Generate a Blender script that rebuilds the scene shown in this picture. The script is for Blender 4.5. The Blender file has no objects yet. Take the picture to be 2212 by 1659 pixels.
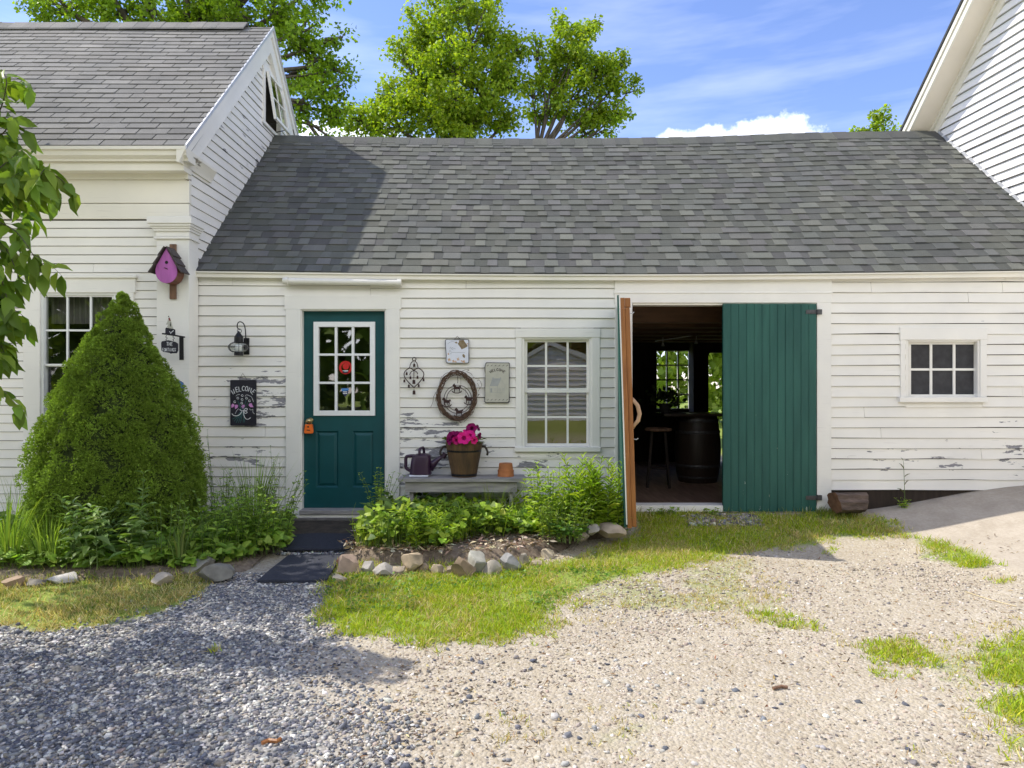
import bpy, math, random
import numpy as np
from mathutils import Vector, Matrix
rng = np.random.default_rng(7); random.seed(7)
SC = bpy.context.scene; COL = SC.collection
# camera model: 24 mm lens, standing D metres in front of the facade plane (y = 0), eye height H
F, CX, CY, D, H = 1475.0, 1106.0, 829.5, 6.93, 1.45
def fx(u, Y=0): return (u-CX)*(D+Y)/F
def fz(v, Y=0): return H-(v-CY)*(D+Y)/F
def P(u, v, Y=0): return (fx(u, Y), Y, fz(v, Y))
def ss(a, b, x):
    t = np.clip((x-a)/(b-a), 0, 1); return t*t*(3-2*t)
def gz(x, y):                      # ground height
    x = np.asarray(x, float); y = np.asarray(y, float)
    return .15*ss(-1.0, 0, y)*ss(-1.1, -.5, x) + .28*ss(3.2, 5.4, x)*ss(-2.3, -.5, y)*(1-ss(5.4, 9, y))
def G(u, v):                       # point of the ground seen at a given direction
    z = 0.0
    for _ in range(25):
        d = (H-z)*F/(v-CY); x = (u-CX)*d/F; z = .5*z+.5*float(gz(x, d-D))
    return np.array([x, d-D])
# ---------------------------------------------------------------- objects
def tag(o, label=None, cat=None, group=None, kind=None):
    if label: o['label'] = label
    if cat: o['category'] = cat
    if group: o['group'] = group
    if kind: o['kind'] = kind
    return o
def wloc(o):
    v = Vector((0, 0, 0))
    while o is not None: v = v+o.location; o = o.parent
    return v
def empty(name, loc, label, cat, group=None):
    o = bpy.data.objects.new(name, None); o.location = loc; o.empty_display_size = .1
    COL.objects.link(o); return tag(o, label, cat, group)
def link(name, me, mats, parent=None, smooth=False, origin=None):
    for m in (mats if isinstance(mats, (list, tuple)) else [mats]): me.materials.append(m)
    if smooth: me.polygons.foreach_set('use_smooth', np.ones(len(me.polygons), bool))
    o = bpy.data.objects.new(name, me); COL.objects.link(o)
    if parent is not None: o.parent = parent
    me.update(); return o
class MB:
    def __init__(s): s.v = []; s.f = []; s.m = []; s.c = []; s.mi = 0; s.col = (1, 1, 1)
    def add(s, vs, fs):
        b = len(s.v); s.v += [tuple(map(float, p)) for p in vs]
        for f in fs: s.f.append([b+i for i in f]); s.m.append(s.mi); s.c.append(s.col)
        return s
    def box(s, x0, x1, y0, y1, z0, z1):
        x0, x1 = min(x0, x1), max(x0, x1); z0, z1 = min(z0, z1), max(z0, z1); y0, y1 = min(y0, y1), max(y0, y1)
        return s.add([(x0,y0,z0),(x1,y0,z0),(x1,y1,z0),(x0,y1,z0),(x0,y0,z1),(x1,y0,z1),(x1,y1,z1),(x0,y1,z1)],
              [(0,3,2,1),(4,5,6,7),(0,1,5,4),(1,2,6,5),(2,3,7,6),(3,0,4,7)])
    def ub(s, u0, u1, v0, v1, y0, y1):   # box whose front face (y0) spans these picture units
        return s.box(fx(u0, y0), fx(u1, y0), y0, y1, fz(v1, y0), fz(v0, y0))
    def prism(s, poly, a, b):            # polygon of 3-D points at a, extruded by vector b
        n = len(poly); p = [Vector(q)+Vector(a) for q in poly]; q = [k+Vector(b) for k in p]
        return s.add(p+q, [tuple(range(n)), tuple(range(2*n-1, n-1, -1))]+[(i, i+n, (i+1) % n+n, (i+1) % n) for i in range(n)])
    def tube(s, pts, r, n=6, cap=True):
        pts = [Vector(p) for p in pts]; m = len(pts); rr = r if isinstance(r, (list, tuple)) else [r]*m
        vs = []; prev = None
        for i, p in enumerate(pts):
            t = (pts[min(i+1, m-1)]-pts[max(i-1, 0)]).normalized()
            a = prev if prev is not None else (Vector((0, 0, 1)) if abs(t.z) < .9 else Vector((1, 0, 0)))
            a = (a-t*a.dot(t)).normalized(); prev = a; b = t.cross(a)
            for k in range(n):
                w = 2*math.pi*k/n; vs.append(p+(a*math.cos(w)+b*math.sin(w))*rr[i])
        fs = [(i*n+k, i*n+(k+1) % n, (i+1)*n+(k+1) % n, (i+1)*n+k) for i in range(m-1) for k in range(n)]
        if cap: fs += [tuple(range(n-1, -1, -1)), tuple(range((m-1)*n, m*n))]
        return s.add(vs, fs)
    def lathe(s, prof, c, n=24, ax=None):   # prof: list of (r, z)
        vs = [(c[0]+r*math.cos(2*math.pi*k/n), c[1]+r*math.sin(2*math.pi*k/n), c[2]+z) for r, z in prof for k in range(n)]
        m = len(prof)
        fs = [(i*n+k, i*n+(k+1) % n, (i+1)*n+(k+1) % n, (i+1)*n+k) for i in range(m-1) for k in range(n)]
        fs += [tuple(range(n-1, -1, -1)), tuple(range((m-1)*n, m*n))]
        return s.add(vs, fs)
    def ribbon(s, pts, w, y):               # flat painted stroke in the xz plane, normal -y
        pts = [Vector((p[0], p[1])) for p in pts]; vs = []
        for i, p in enumerate(pts):
            t = (pts[min(i+1, len(pts)-1)]-pts[max(i-1, 0)]).normalized(); nn = Vector((-t.y, t.x))*(w/2)
            for q in (p+nn, p-nn): vs.append((q.x, y, q.y))
        return s.add(vs, [(2*i, 2*i+1, 2*i+3, 2*i+2) for i in range(len(pts)-1)])
    def build(s, name, mats, parent=None, smooth=False, bevel=0, auto=None):
        off = wloc(parent) if parent is not None else Vector((0, 0, 0))
        me = bpy.data.meshes.new(name)
        me.from_pydata([(p[0]-off.x, p[1]-off.y, p[2]-off.z) for p in s.v], [], s.f)
        me.polygons.foreach_set('material_index', np.array(s.m, np.int32))
        if any(c != (1, 1, 1) for c in s.c):
            at = me.color_attributes.new('Col', 'FLOAT_COLOR', 'CORNER'); ca = []
            for f, c in zip(s.f, s.c): ca += [c[0], c[1], c[2], 1]*len(f)
            at.data.foreach_set('color', np.array(ca, np.float32))
        o = link(name, me, mats, parent, smooth)
        if auto: me.set_sharp_from_angle(angle=auto)
        if bevel:
            b = o.modifiers.new('bevel', 'BEVEL'); b.width = bevel; b.segments = 2; b.limit_method = 'ANGLE'
        return o
def bulk(name, parts, mats, parent=None, smooth=False):   # parts: list of (V, F(k const), face colours)
    off = np.array(wloc(parent)) if parent is not None else np.zeros(3)
    V = []; L = []; LT = []; C = []; n = 0
    for v, f, c in parts:
        V.append(v-off); L.append((f+n).ravel()); LT.append(np.full(len(f), f.shape[1])); C.append(np.repeat(c, f.shape[1], 0)); n += len(v)
    V = np.concatenate(V); L = np.concatenate(L); LT = np.concatenate(LT); C = np.concatenate(C)
    me = bpy.data.meshes.new(name); me.vertices.add(len(V)); me.vertices.foreach_set('co', V.astype(np.float32).ravel())
    me.loops.add(len(L)); me.loops.foreach_set('vertex_index', L.astype(np.int32))
    me.polygons.add(len(LT)); me.polygons.foreach_set('loop_start', (np.cumsum(LT)-LT).astype(np.int32))
    me.update(calc_edges=True); me.validate()
    at = me.color_attributes.new('Col', 'FLOAT_COLOR', 'CORNER')
    at.data.foreach_set('color', np.concatenate([C, np.ones((len(C), 1))], 1).astype(np.float32).ravel())
    return link(name, me, mats, parent, smooth)
def inst(T, Fc, R, S, Pn, C):
    N = len(Pn); T = np.asarray(T, float); Fc = np.asarray(Fc)
    S = np.asarray(S, float); S = np.repeat(S[:, None], 3, 1) if S.ndim == 1 else S
    V = np.einsum('nij,nkj->nki', R, T[None]*S[:, None, :])+Pn[:, None, :]
    Fa = (Fc[None]+(np.arange(N)*len(T))[:, None, None]).reshape(-1, Fc.shape[1])
    return V.reshape(-1, 3), Fa, np.repeat(C, len(Fc), 0)
def nrm(a): return a/np.maximum(np.linalg.norm(a, axis=-1, keepdims=True), 1e-9)
def frames(d, up):                 # leaf frames: y along d, z towards up
    d = nrm(d); x = nrm(np.cross(d, up)); z = np.cross(x, d); return np.stack([x, d, z], -1)
def rdir(n): return nrm(rng.normal(size=(n, 3)))
def rotz(n):
    a = rng.uniform(0, 2*np.pi, n); c, s = np.cos(a), np.sin(a); R = np.zeros((n, 3, 3))
    R[:, 0, 0] = c; R[:, 0, 1] = -s; R[:, 1, 0] = s; R[:, 1, 1] = c; R[:, 2, 2] = 1; return R
def pal(cols, n, j=.18):
    c = np.array(cols)[rng.integers(0, len(cols), n)]; return np.clip(c*(1+rng.normal(0, j, (n, 1)))*(1+rng.normal(0, j*.35, (n, 3))), .004, .95)
def vnoise(x, y, sc, seed=0):
    r = np.random.default_rng(seed).random((64, 64)); X = np.asarray(x)/sc; Y = np.asarray(y)/sc
    i = np.floor(X).astype(int); j = np.floor(Y).astype(int); a = X-i; b = Y-j; a = a*a*(3-2*a); b = b*b*(3-2*b)
    g = lambda p, q: r[p % 64, q % 64]
    return (g(i, j)*(1-a)+g(i+1, j)*a)*(1-b)+(g(i, j+1)*(1-a)+g(i+1, j+1)*a)*b
def fnoise(x, y, sc, seed=0): return (vnoise(x, y, sc, seed)+.5*vnoise(x, y, sc/2.1, seed+1)+.25*vnoise(x, y, sc/4.3, seed+2))/1.75
def inpoly(x, y, poly):
    ins = np.zeros(np.shape(x), bool); n = len(poly)
    for i in range(n):
        (x0, y0), (x1, y1) = poly[i], poly[(i+1) % n]
        ins ^= ((y0 > y) != (y1 > y)) & (x < (x1-x0)*(y-y0)/(y1-y0+1e-12)+x0)
    return ins
LEAF4 = ([(0,0,0),(-.5,.45,.14),(0,1,-.08),(.5,.45,.14)], [(0,3,2),(0,2,1)])
OV = ([(0,0,0),(-.42,.3,.10),(0,.32,0),(.42,.3,.10),(-.36,.66,.04),(0,.68,-.07),(.36,.66,.04),(0,1,-.2)],
      [(0,2,1),(0,3,2),(1,2,5),(1,5,4),(2,3,6),(2,6,5),(4,5,7),(5,6,7)])
HEART = ([(0,.06,0),(-.5,.02,.08),(-.56,.4,.08),(0,.42,-.02),(.56,.4,.08),(.5,.02,.08),(-.3,.75,.02),(0,.76,-.05),(.3,.75,.02),(0,1.05,-.12)],
      [(0,3,2),(0,2,1),(0,4,3),(0,5,4),(2,3,7),(2,7,6),(3,4,8),(3,8,7),(6,7,9),(7,8,9)])
BLADE = ([(-.5,0,0),(.5,0,0),(-.42,.4,.0),(.42,.4,.0),(-.28,.75,-.06),(.28,.75,-.06),(0,1,-.18)],
      [(0,1,3),(0,3,2),(2,3,5),(2,5,4),(4,5,6)])
def lobed(n=5):                      # a maple-like leaf, fan of triangles with fold
    pts = [(0,0,0),(-.28,.12,.05),(-.62,.42,.1),(-.3,.5,.05),(-.34,.8,.0),(0,1.05,-.1),(.34,.8,.0),(.3,.5,.05),(.62,.42,.1),(.28,.12,.05),(0,.42,-.03)]
    return (pts, [(10,i,i+1) if i < 9 else (10,9,0) for i in range(0, 10)])
MAPLE = lobed()
MAPLE = (MAPLE[0], [(a, c, b) for a, b, c in MAPLE[1]])
t_ = (1+5**.5)/2
ICO = (nrm(np.array([(-1,t_,0),(1,t_,0),(-1,-t_,0),(1,-t_,0),(0,-1,t_),(0,1,t_),(0,-1,-t_),(0,1,-t_),(t_,0,-1),(t_,0,1),(-t_,0,-1),(-t_,0,1)])),
   [(0,11,5),(0,5,1),(0,1,7),(0,7,10),(0,10,11),(1,5,9),(5,11,4),(11,10,2),(10,7,6),(7,1,8),(3,9,4),(3,4,2),(3,2,6),(3,6,8),(3,8,9),(4,9,5),(2,4,11),(6,2,10),(8,6,7),(9,8,1)])
# ---------------------------------------------------------------- materials
class NT:
    def __init__(s, name):
        s.m = bpy.data.materials.new(name); s.m.use_nodes = True; s.t = s.m.node_tree; s.t.nodes.clear()
        s.out = s.n('ShaderNodeOutputMaterial'); s.b = s.n('ShaderNodeBsdfPrincipled'); s.l(s.b.outputs[0], s.out.inputs[0])
    def n(s, t, **k):
        x = s.t.nodes.new(t)
        for a, b in k.items(): setattr(x, a, b)
        return x
    def l(s, a, b): s.t.links.new(a, b)
    def put(s, i, v):
        if hasattr(v, 'node'): s.l(v, i)
        elif isinstance(v, (tuple, list)) and len(v) == 3 and i.type == 'RGBA': i.default_value = (*v, 1)
        else: i.default_value = v
    def math(s, op, a, b=0, clamp=False):
        x = s.n('ShaderNodeMath', operation=op, use_clamp=clamp); s.put(x.inputs[0], a); s.put(x.inputs[1], b); return x.outputs[0]
    def vmath(s, op, a, b=None):
        x = s.n('ShaderNodeVectorMath', operation=op); s.put(x.inputs[0], a)
        if b is not None: s.put(x.inputs[1], b)
        return x.outputs['Value'] if op in ('LENGTH', 'DISTANCE', 'DOT_PRODUCT') else x.outputs[0]
    def mix(s, f, a, b, bt='MIX'):
        x = s.n('ShaderNodeMix', data_type='RGBA', blend_type=bt); s.put(x.inputs[0], f); s.put(x.inputs[6], a); s.put(x.inputs[7], b); return x.outputs[2]
    def noise(s, vec, sc, det=4, rough=.55, dim='3D'):
        x = s.n('ShaderNodeTexNoise', noise_dimensions=dim); s.put(x.inputs['Vector'], vec); x.inputs['Scale'].default_value = sc
        x.inputs['Detail'].default_value = det; x.inputs['Roughness'].default_value = rough; return x.outputs[0]
    def range(s, v, a, b, c=0., d=1.):
        x = s.n('ShaderNodeMapRange'); s.put(x.inputs[0], v)
        for i, k in enumerate((a, b, c, d)): s.put(x.inputs[i+1], k)
        return x.outputs[0]
    def pos(s): return s.n('ShaderNodeNewGeometry').outputs['Position']
    def obj(s): return s.n('ShaderNodeTexCoord').outputs['Object']
    def attr(s, name='Col'): return s.n('ShaderNodeAttribute', attribute_name=name).outputs['Color']
    def bump(s, h, dist, st=1.0):
        x = s.n('ShaderNodeBump'); x.inputs['Strength'].default_value = st; x.inputs['Distance'].default_value = dist
        s.l(h, x.inputs['Height']); s.l(x.outputs[0], s.b.inputs['Normal']); return x
    def set(s, **k):
        for a, v in k.items(): s.put(s.b.inputs[a.replace('_', ' ')], v)
        return s
def mat(name, col, rough=.6, var=.15, sc=12, stretch=(1, 1, 1), bump=0, metal=0, spec=.5, col2=None, attr=False):
    k = NT(name); p = k.vmath('MULTIPLY', k.obj(), stretch); n = k.noise(p, sc, 5)
    base = k.attr() if attr else col
    f = k.range(n, .3, .7)
    if col2 is not None: c = k.mix(f, col, col2)
    else: c = k.mix(1.0, base, k.mix(f, (1-var,)*3, (1+var,)*3), 'MULTIPLY')
    k.set(Base_Color=c, Roughness=rough, Metallic=metal, Specular_IOR_Level=spec)
    if bump: k.bump(n, bump)
    return k.m
def paint_mat(name, base, peel, blobs, thr=.74, dirt=.06):
    k = NT(name); p = k.pos(); st = k.vmath('MULTIPLY', p, (2.6, 2.6, 11)); n1 = k.noise(st, 1.25, 6, .62)
    b = 0.0
    for c, r, *w_ in blobs:
        d = k.vmath('LENGTH', k.vmath('MULTIPLY', k.vmath('SUBTRACT', p, c), tuple(1/q for q in r)))
        d = k.math('MULTIPLY', k.math('SUBTRACT', 1.0, d, True), w_[0] if w_ else 1); b = k.math('MAXIMUM', b, d)
    t = k.math('SUBTRACT', thr, k.math('MULTIPLY', k.math('POWER', b, .5), .225)) if blobs else thr
    m = k.math('DIVIDE', k.math('SUBTRACT', n1, t), .012, True)
    n2 = k.noise(k.vmath('MULTIPLY', p, (3, 3, 70)), 1.1, 3); cr = k.range(n2, .66, .70, 0, .35)
    if blobs: cr = k.math('MULTIPLY', cr, k.math('ADD', k.math('MULTIPLY', b, 1.6), .35), True)
    n3 = k.noise(p, 1.7, 4); n4 = k.noise(k.vmath('MULTIPLY', p, (30, 30, 240)), 1, 2)
    c = k.mix(1.0, base, k.mix(k.range(n3, .3, .7), (1-dirt,)*3, (1+dirt, 1+dirt*.9, 1+dirt*.6)), 'MULTIPLY')
    c = k.mix(cr, c, (.22, .2, .19)); wood = k.mix(k.range(n4, .35, .65), tuple(q*.72 for q in peel), tuple(q*1.25 for q in peel))
    c = k.mix(m, c, wood); k.set(Base_Color=c, Roughness=k.mix(m, (.5,)*3, (.85,)*3), Specular_IOR_Level=.35)
    h = k.math('ADD', k.math('MULTIPLY', n4, .25), k.math('MULTIPLY', m, -1.2)); k.bump(h, .0012)
    return k.m
def leafmat(name, tr=.38, tint=(1.25, 1.35, .5), rough=.5, spec=.35):
    k = NT(name); a = k.attr(); k.set(Base_Color=a, Roughness=rough, Specular_IOR_Level=spec)
    t = k.n('ShaderNodeBsdfTranslucent'); k.l(k.mix(1.0, a, tint, 'MULTIPLY'), t.inputs[0])
    x = k.n('ShaderNodeMixShader'); x.inputs[0].default_value = tr
    k.l(k.b.outputs[0], x.inputs[1]); k.l(t.outputs[0], x.inputs[2]); k.l(x.outputs[0], k.out.inputs[0]); return k.m
def glassmat(name, refl=.12, wav=.004, tint=(.9, .92, .9), sc=3.0):
    k = NT(name); g = k.n('ShaderNodeBsdfGlossy'); g.inputs['Roughness'].default_value = .015; g.inputs[0].default_value = (.95, .95, .95, 1)
    tr = k.n('ShaderNodeBsdfTransparent'); tr.inputs[0].default_value = (*tint, 1)
    fr = k.n('ShaderNodeLayerWeight'); fr.inputs[0].default_value = .12
    x = k.n('ShaderNodeMixShader'); k.l(k.math('ADD', fr.outputs['Fresnel'], refl, True), x.inputs[0])
    b = k.n('ShaderNodeBump'); b.inputs['Distance'].default_value = wav; k.l(k.noise(k.pos(), sc, 2), b.inputs['Height']); k.l(b.outputs[0], g.inputs['Normal'])
    k.l(tr.outputs[0], x.inputs[1]); k.l(g.outputs[0], x.inputs[2]); k.l(x.outputs[0], k.out.inputs[0]); return k.m
def shingmat(name, sp=.35):
    k = NT(name); p = k.pos(); n = k.noise(p, 260, 2, .7); n2 = k.noise(p, 1.6, 4); n5 = k.noise(k.vmath('MULTIPLY', p, (6, 1.2, 1.2)), 1.0, 4)
    c = k.mix(1.0, k.attr(), k.mix(k.range(n, .25, .75), (1-sp,)*3, (1+sp,)*3), 'MULTIPLY')
    c = k.mix(1.0, c, k.mix(k.range(n2, .3, .7), (.88, .89, .9), (1.12, 1.1, 1.06)), 'MULTIPLY')
    c = k.mix(1.0, c, k.mix(k.range(n5, .3, .7), (.92,)*3, (1.08,)*3), 'MULTIPLY')
    k.set(Base_Color=c, Roughness=.9, Specular_IOR_Level=.2); k.bump(n, .002); return k.m
def Bl(u, v, ru, rv, Y=0, w=1): return (P(u, v, Y), (ru*.0047, .6, rv*.0047), w)
WHITE = (.81, .79, .745)
M = {}
M['siding'] = paint_mat('weathered_white_clapboard', WHITE, (.27, .265, .28),
   [Bl(560, 860, 110, 95), Bl(565, 880, 60, 50), Bl(950, 960, 175, 100), Bl(1180, 1000, 90, 50), Bl(2010, 985, 290, 62, 0, .42), Bl(1850, 985, 90, 45, 0, .5), Bl(900, 1010, 90, 60), Bl(2170, 960, 110, 90, 0, .5), Bl(500, 980, 120, 40)], .725)
M['house_siding'] = paint_mat('white_house_clapboard', (.81, .79, .745), (.3, .29, .28), [((-3.2, 1.2, 4.3), (.4, 1.2, .9))], .80)
M['barn_siding'] = paint_mat('white_barn_clapboard', (.82, .81, .80), (.45, .44, .43), [], .84, .03)
M['trim'] = paint_mat('white_trim_paint', (.81, .795, .755), (.33, .31, .29), [Bl(2040, 870, 110, 14), Bl(1205, 978, 100, 10), Bl(1250, 708, 60, 10)], .79)
M['crown'] = paint_mat('cream_trim_paint', (.78, .75, .67), (.3, .27, .22), [((-3.0, 0, 3.6), (.35, .5, .3))], .78)
M['vinyl'] = mat('white_vinyl', (.82, .83, .83), .35, .03)
M['soffit'] = mat('cream_soffit', (.80, .73, .62), .5, .04, 3)
M['roofa'] = shingmat('green_grey_shingles'); M['roofb'] = shingmat('grey_tab_shingles')
M['deck'] = mat('roof_deck', (.05, .05, .05), .9)
M['flash'] = mat('aluminium_flashing', (.62, .63, .66), .4, .12, 9, metal=.4)
def p_z(k, p):
    s = k.n('ShaderNodeSeparateXYZ'); k.l(p, s.inputs[0]); return s.outputs[2]
def door_paint(name, c, c2):
    k = NT(name); p = k.pos(); n = k.noise(k.vmath('MULTIPLY', p, (9, 9, 1.2)), 1.2, 5); f = k.noise(p, 55, 3, .6)
    chips = k.math('GREATER_THAN', k.noise(k.vmath('MULTIPLY', p, (34, 34, 8)), 1.0, 4, .65), k.range(p_z(k, p), .15, .9, .69, .755))
    col = k.mix(k.range(n, .3, .7), c, c2); col = k.mix(chips, col, (.45, .5, .45)); k.set(Base_Color=col, Roughness=k.range(f, .3, .7, .38, .6), Specular_IOR_Level=.4)
    k.bump(n, .002); return k.m
M['entry'] = mat('teal_entry_door_paint', (.004, .066, .074), .42, .12, 4, spec=.35)
M['barn_green'] = door_paint('green_barn_door_paint', (.009, .068, .058), (.022, .108, .086))
M['pine'] = mat('varnished_pine', (.37, .15, .038), .5, 0, 3.2, (14, 14, 1.1), .002, col2=(.20, .07, .017))
M['grey_wood'] = mat('weathered_grey_wood', (.20, .19, .19), .9, 0, 3, (1.5, 14, 14), .003, col2=(.40, .38, .36))
M['old_wood'] = mat('old_brown_wood', (.10, .055, .035), .8, 0, 3, (10, 10, 1.2), .003, col2=(.22, .12, .07))
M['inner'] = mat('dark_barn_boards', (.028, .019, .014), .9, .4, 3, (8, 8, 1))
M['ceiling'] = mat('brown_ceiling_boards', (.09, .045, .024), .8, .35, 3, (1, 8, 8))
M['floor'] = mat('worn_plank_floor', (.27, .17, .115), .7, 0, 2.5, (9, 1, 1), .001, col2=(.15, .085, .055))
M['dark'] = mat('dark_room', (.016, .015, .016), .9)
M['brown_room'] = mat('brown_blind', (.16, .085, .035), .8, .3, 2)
M['curtain'] = mat('grey_curtain', (.15, .14, .135), .9, .35, 30, (1, 1, .05))
M['glass'] = glassmat('window_glass', .10, .002)
M['glass_old'] = glassmat('old_wavy_glass', .15, .0005, sc=2.0)
M['glass_door'] = glassmat('door_glass', .22, .0008)
M['iron'] = mat('black_iron', (.012, .012, .014), .45, .3, 30, metal=.3)
M['hinge'] = mat('grey_iron_hinge', (.09, .09, .095), .5, .3, 40, metal=.6)
M['rust'] = mat('rusty_iron', (.035, .013, .010), .75, .5, 60)
M['brass'] = mat('dull_brass', (.55, .42, .2), .3, .1, metal=.9)
M['orange'] = mat('orange_plastic', (.85, .16, .015), .35, .05)
M['slate'] = mat('dark_slate', (.014, .013, .022), .55, .3, 9, bump=.001)
M['white_paint'] = mat('white_brush_paint', (.75, .76, .78), .6, .1)
M['pink_paint'] = mat('pink_brush_paint', (.6, .25, .55), .6, .1)
M['teal_paint'] = mat('teal_brush_paint', (.04, .17, .16), .6, .1)
M['blue_paint'] = mat('blue_brush_paint', (.10, .14, .30), .6, .1)
M['orchid'] = mat('orchid_pink_wood', (.40, .105, .37), .55, .18, 3, (6, 6, 1), .001)
M['bird_roof'] = mat('grey_brown_shake', (.065, .052, .048), .8, .4, 9, (8, 8, 1), .002)
M['bird_body'] = mat('red_brown_cedar', (.16, .05, .022), .55, .35, 6, (8, 1, 8), .001)
M['frost'] = mat('frosted_bulb', (.8, .8, .78), .3, .02)
M['cream'] = mat('cream_plaque', (.47, .46, .39), .6, .10, 9)
M['plaque'] = mat('chipped_white_plaque', (.70, .72, .80), .45, .06, 12)
M['rust_patch'] = mat('rust_stain', (.27, .215, .13), .8, 0, 40, col2=(.17, .11, .05))
M['orange_flower'] = mat('painted_flowers', (.42, .14, .03), .7, 0, 60, col2=(.7, .62, .5))
M['pencil'] = mat('grey_drawing', (.25, .26, .30), .8, .2, 20)
M['pencil_light'] = mat('pale_grey_drawing', (.36, .37, .36), .8, .1, 20)
M['red_sticker'] = mat('red_sticker', (.55, .012, .012), .4, .15, 30)
M['blue_sticker'] = mat('blue_sticker', (.08, .25, .6), .4, .1)
M['navy'] = mat('navy_sticker', (.012, .02, .09), .4, .1)
M['vine'] = mat('grapevine', (.115, .07, .045), .85, .5, 14, (3, 3, 3), .002)
M['stave'] = mat('stained_cedar_staves', (.13, .072, .028), .7, 0, 2.2, (9, 9, 1.2), .002, col2=(.055, .033, .017))
M['rope'] = mat('dark_rope', (.05, .038, .032), .9, .3, 60, bump=.002)
M['purple'] = mat('purple_plastic', (.035, .012, .038), .38, .12, 6)
M['terra'] = mat('terracotta', (.42, .155, .055), .85, .22, 6, bump=.001)
M['rock'] = mat('field_stone', (.4, .38, .36), .9, .35, 9, bump=.01, attr=True)
M['bark'] = mat('tree_bark', (.09, .075, .06), .9, .4, 6, (3, 3, .6), .01)
M['log'] = mat('split_log_bark', (.045, .032, .026), .9, 0, 2.2, (1.2, 12, 12), .012, col2=(.16, .115, .095))
M['log_end'] = mat('log_end_grain', (.16, .08, .045), .9, .35, 18)
M['stone_dark'] = mat('dark_foundation_stone', (.028, .022, .017), .95, 0, 9, bump=.03, col2=(.08, .062, .045))
M['concrete_step'] = mat('grey_brown_concrete', (.13, .12, .11), .9, .25, 14, bump=.003)
M['mat'] = mat('navy_black_outdoor_mat', (.028, .031, .045), .95, .35, 90, bump=.003)
M['screen'] = mat('dusty_insect_screen', (.042, .042, .046), .6, .25, 14, spec=.25)
M['straw'] = mat('dry_straw', (.55, .46, .28), .7, .15)
M['leaf'] = leafmat('green_leaves'); M['tree_leaf'] = leafmat('maple_leaves', .48, (1.5, 1.45, .4)); M['needle'] = leafmat('spruce_needles', .28, (1.2, 1.3, .6), .6, .2)
M['grass'] = leafmat('grass_blades', .35, (1.2, 1.2, .5), .6, .2); M['petal'] = leafmat('petunia_petals', .3, (1.2, .6, 1.0), .5, .2)
M['stem'] = mat('plant_stem', (.09, .15, .03), .6, .2)
M['stones'] = mat('gravel_stones', (1, 1, 1), .9, .22, 60, attr=True, spec=.2)
# ---------------------------------------------------------------- building helpers
def clap(mb, O, U, N, z0, z1, e, lim, cuts=(), jig=.0014, lap=.016, seam=.12, off=.003, gap=.0042):
    """lapped clapboards: O origin, U along, N outward, lim(z)->(a,b), cuts (a,b,z0,z1)"""
    O, U, N = Vector(O), Vector(U), Vector(N); z = z0
    while z < z1-.004:
        zt = min(z+e, z1); zm = (z+zt)/2; b0, b1 = lim(z), lim(zt)
        ph = random.random()*6
        segs = [(max(b0[0], -99), b0[1])]; low = []; hi = []
        for a, b, c, d in cuts:
            if zt > c and z < d:
                if z+.02 < c: low.append((a, b, z, c))
                if d < zt-.02: low.append((a, b, d, zt))
                ns = []
                for s0, s1 in segs:
                    if b <= s0 or a >= s1: ns.append((s0, s1))
                    else:
                        if a > s0+.004: ns.append((s0, a))
                        if b < s1-.004: ns.append((b, s1))
                segs = ns
        zr = z
        for s0, s1, z, zt in [(p, q, z, zt) for p, q in segs]+low:
            if s1-s0 < .01: continue
            xs = [s0]; x = s0
            while x < s1-.9:
                x += random.uniform(.35, .8)
                if x < s1-.2: xs.append(x)
            xs.append(s1)
            t0 = b1[0] if abs(s0-b0[0]) < 1e-6 else s0; t1 = b1[1] if abs(s1-b0[1]) < 1e-6 else s1; z_ = zt
            js = [random.gauss(0, jig) for _ in xs]; jo = [random.gauss(0, .0012) for _ in xs]
            k = 0
            while k < len(xs)-1:      # run boards between seams
                k2 = k+1
                while k2 < len(xs)-1 and random.random() > seam: k2 += 1
                g0 = .0016 if k > 0 else 0; g1 = .0016 if k2 < len(xs)-1 else 0
                bj = random.gauss(0, .0012); oj = random.gauss(0, .0012)
                vs = []; fs = []
                for i in range(k, k2+1):
                    xa = xs[i]+(g0 if i == k else 0)-(g1 if i == k2 else 0)
                    xt = min(max(xa, t0), t1) if t1 > t0 else (t0+t1)/2
                    if i == 0: xt = t0
                    if i == len(xs)-1: xt = t1
                    zb = z+js[i]+bj; o = lap+jo[i]+oj
                    for (xx, zz, nn) in ((xa, zb+gap, off-.02), (xa, zb+gap, off+o), (xt, z_-.0004, off+.001)):
                        q = O+U*xx+N*nn; vs.append((q.x, q.y, zz))
                for i in range(k2-k):
                    a = 3*i; fs += [(a, a+3, a+4, a+1), (a+1, a+4, a+5, a+2)]
                m = 3*(k2-k); fs += [(0, 1, 2), (m, m+2, m+1)]
                mb.add(vs, fs); k = k2
        z = zr+e
    return mb
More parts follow.
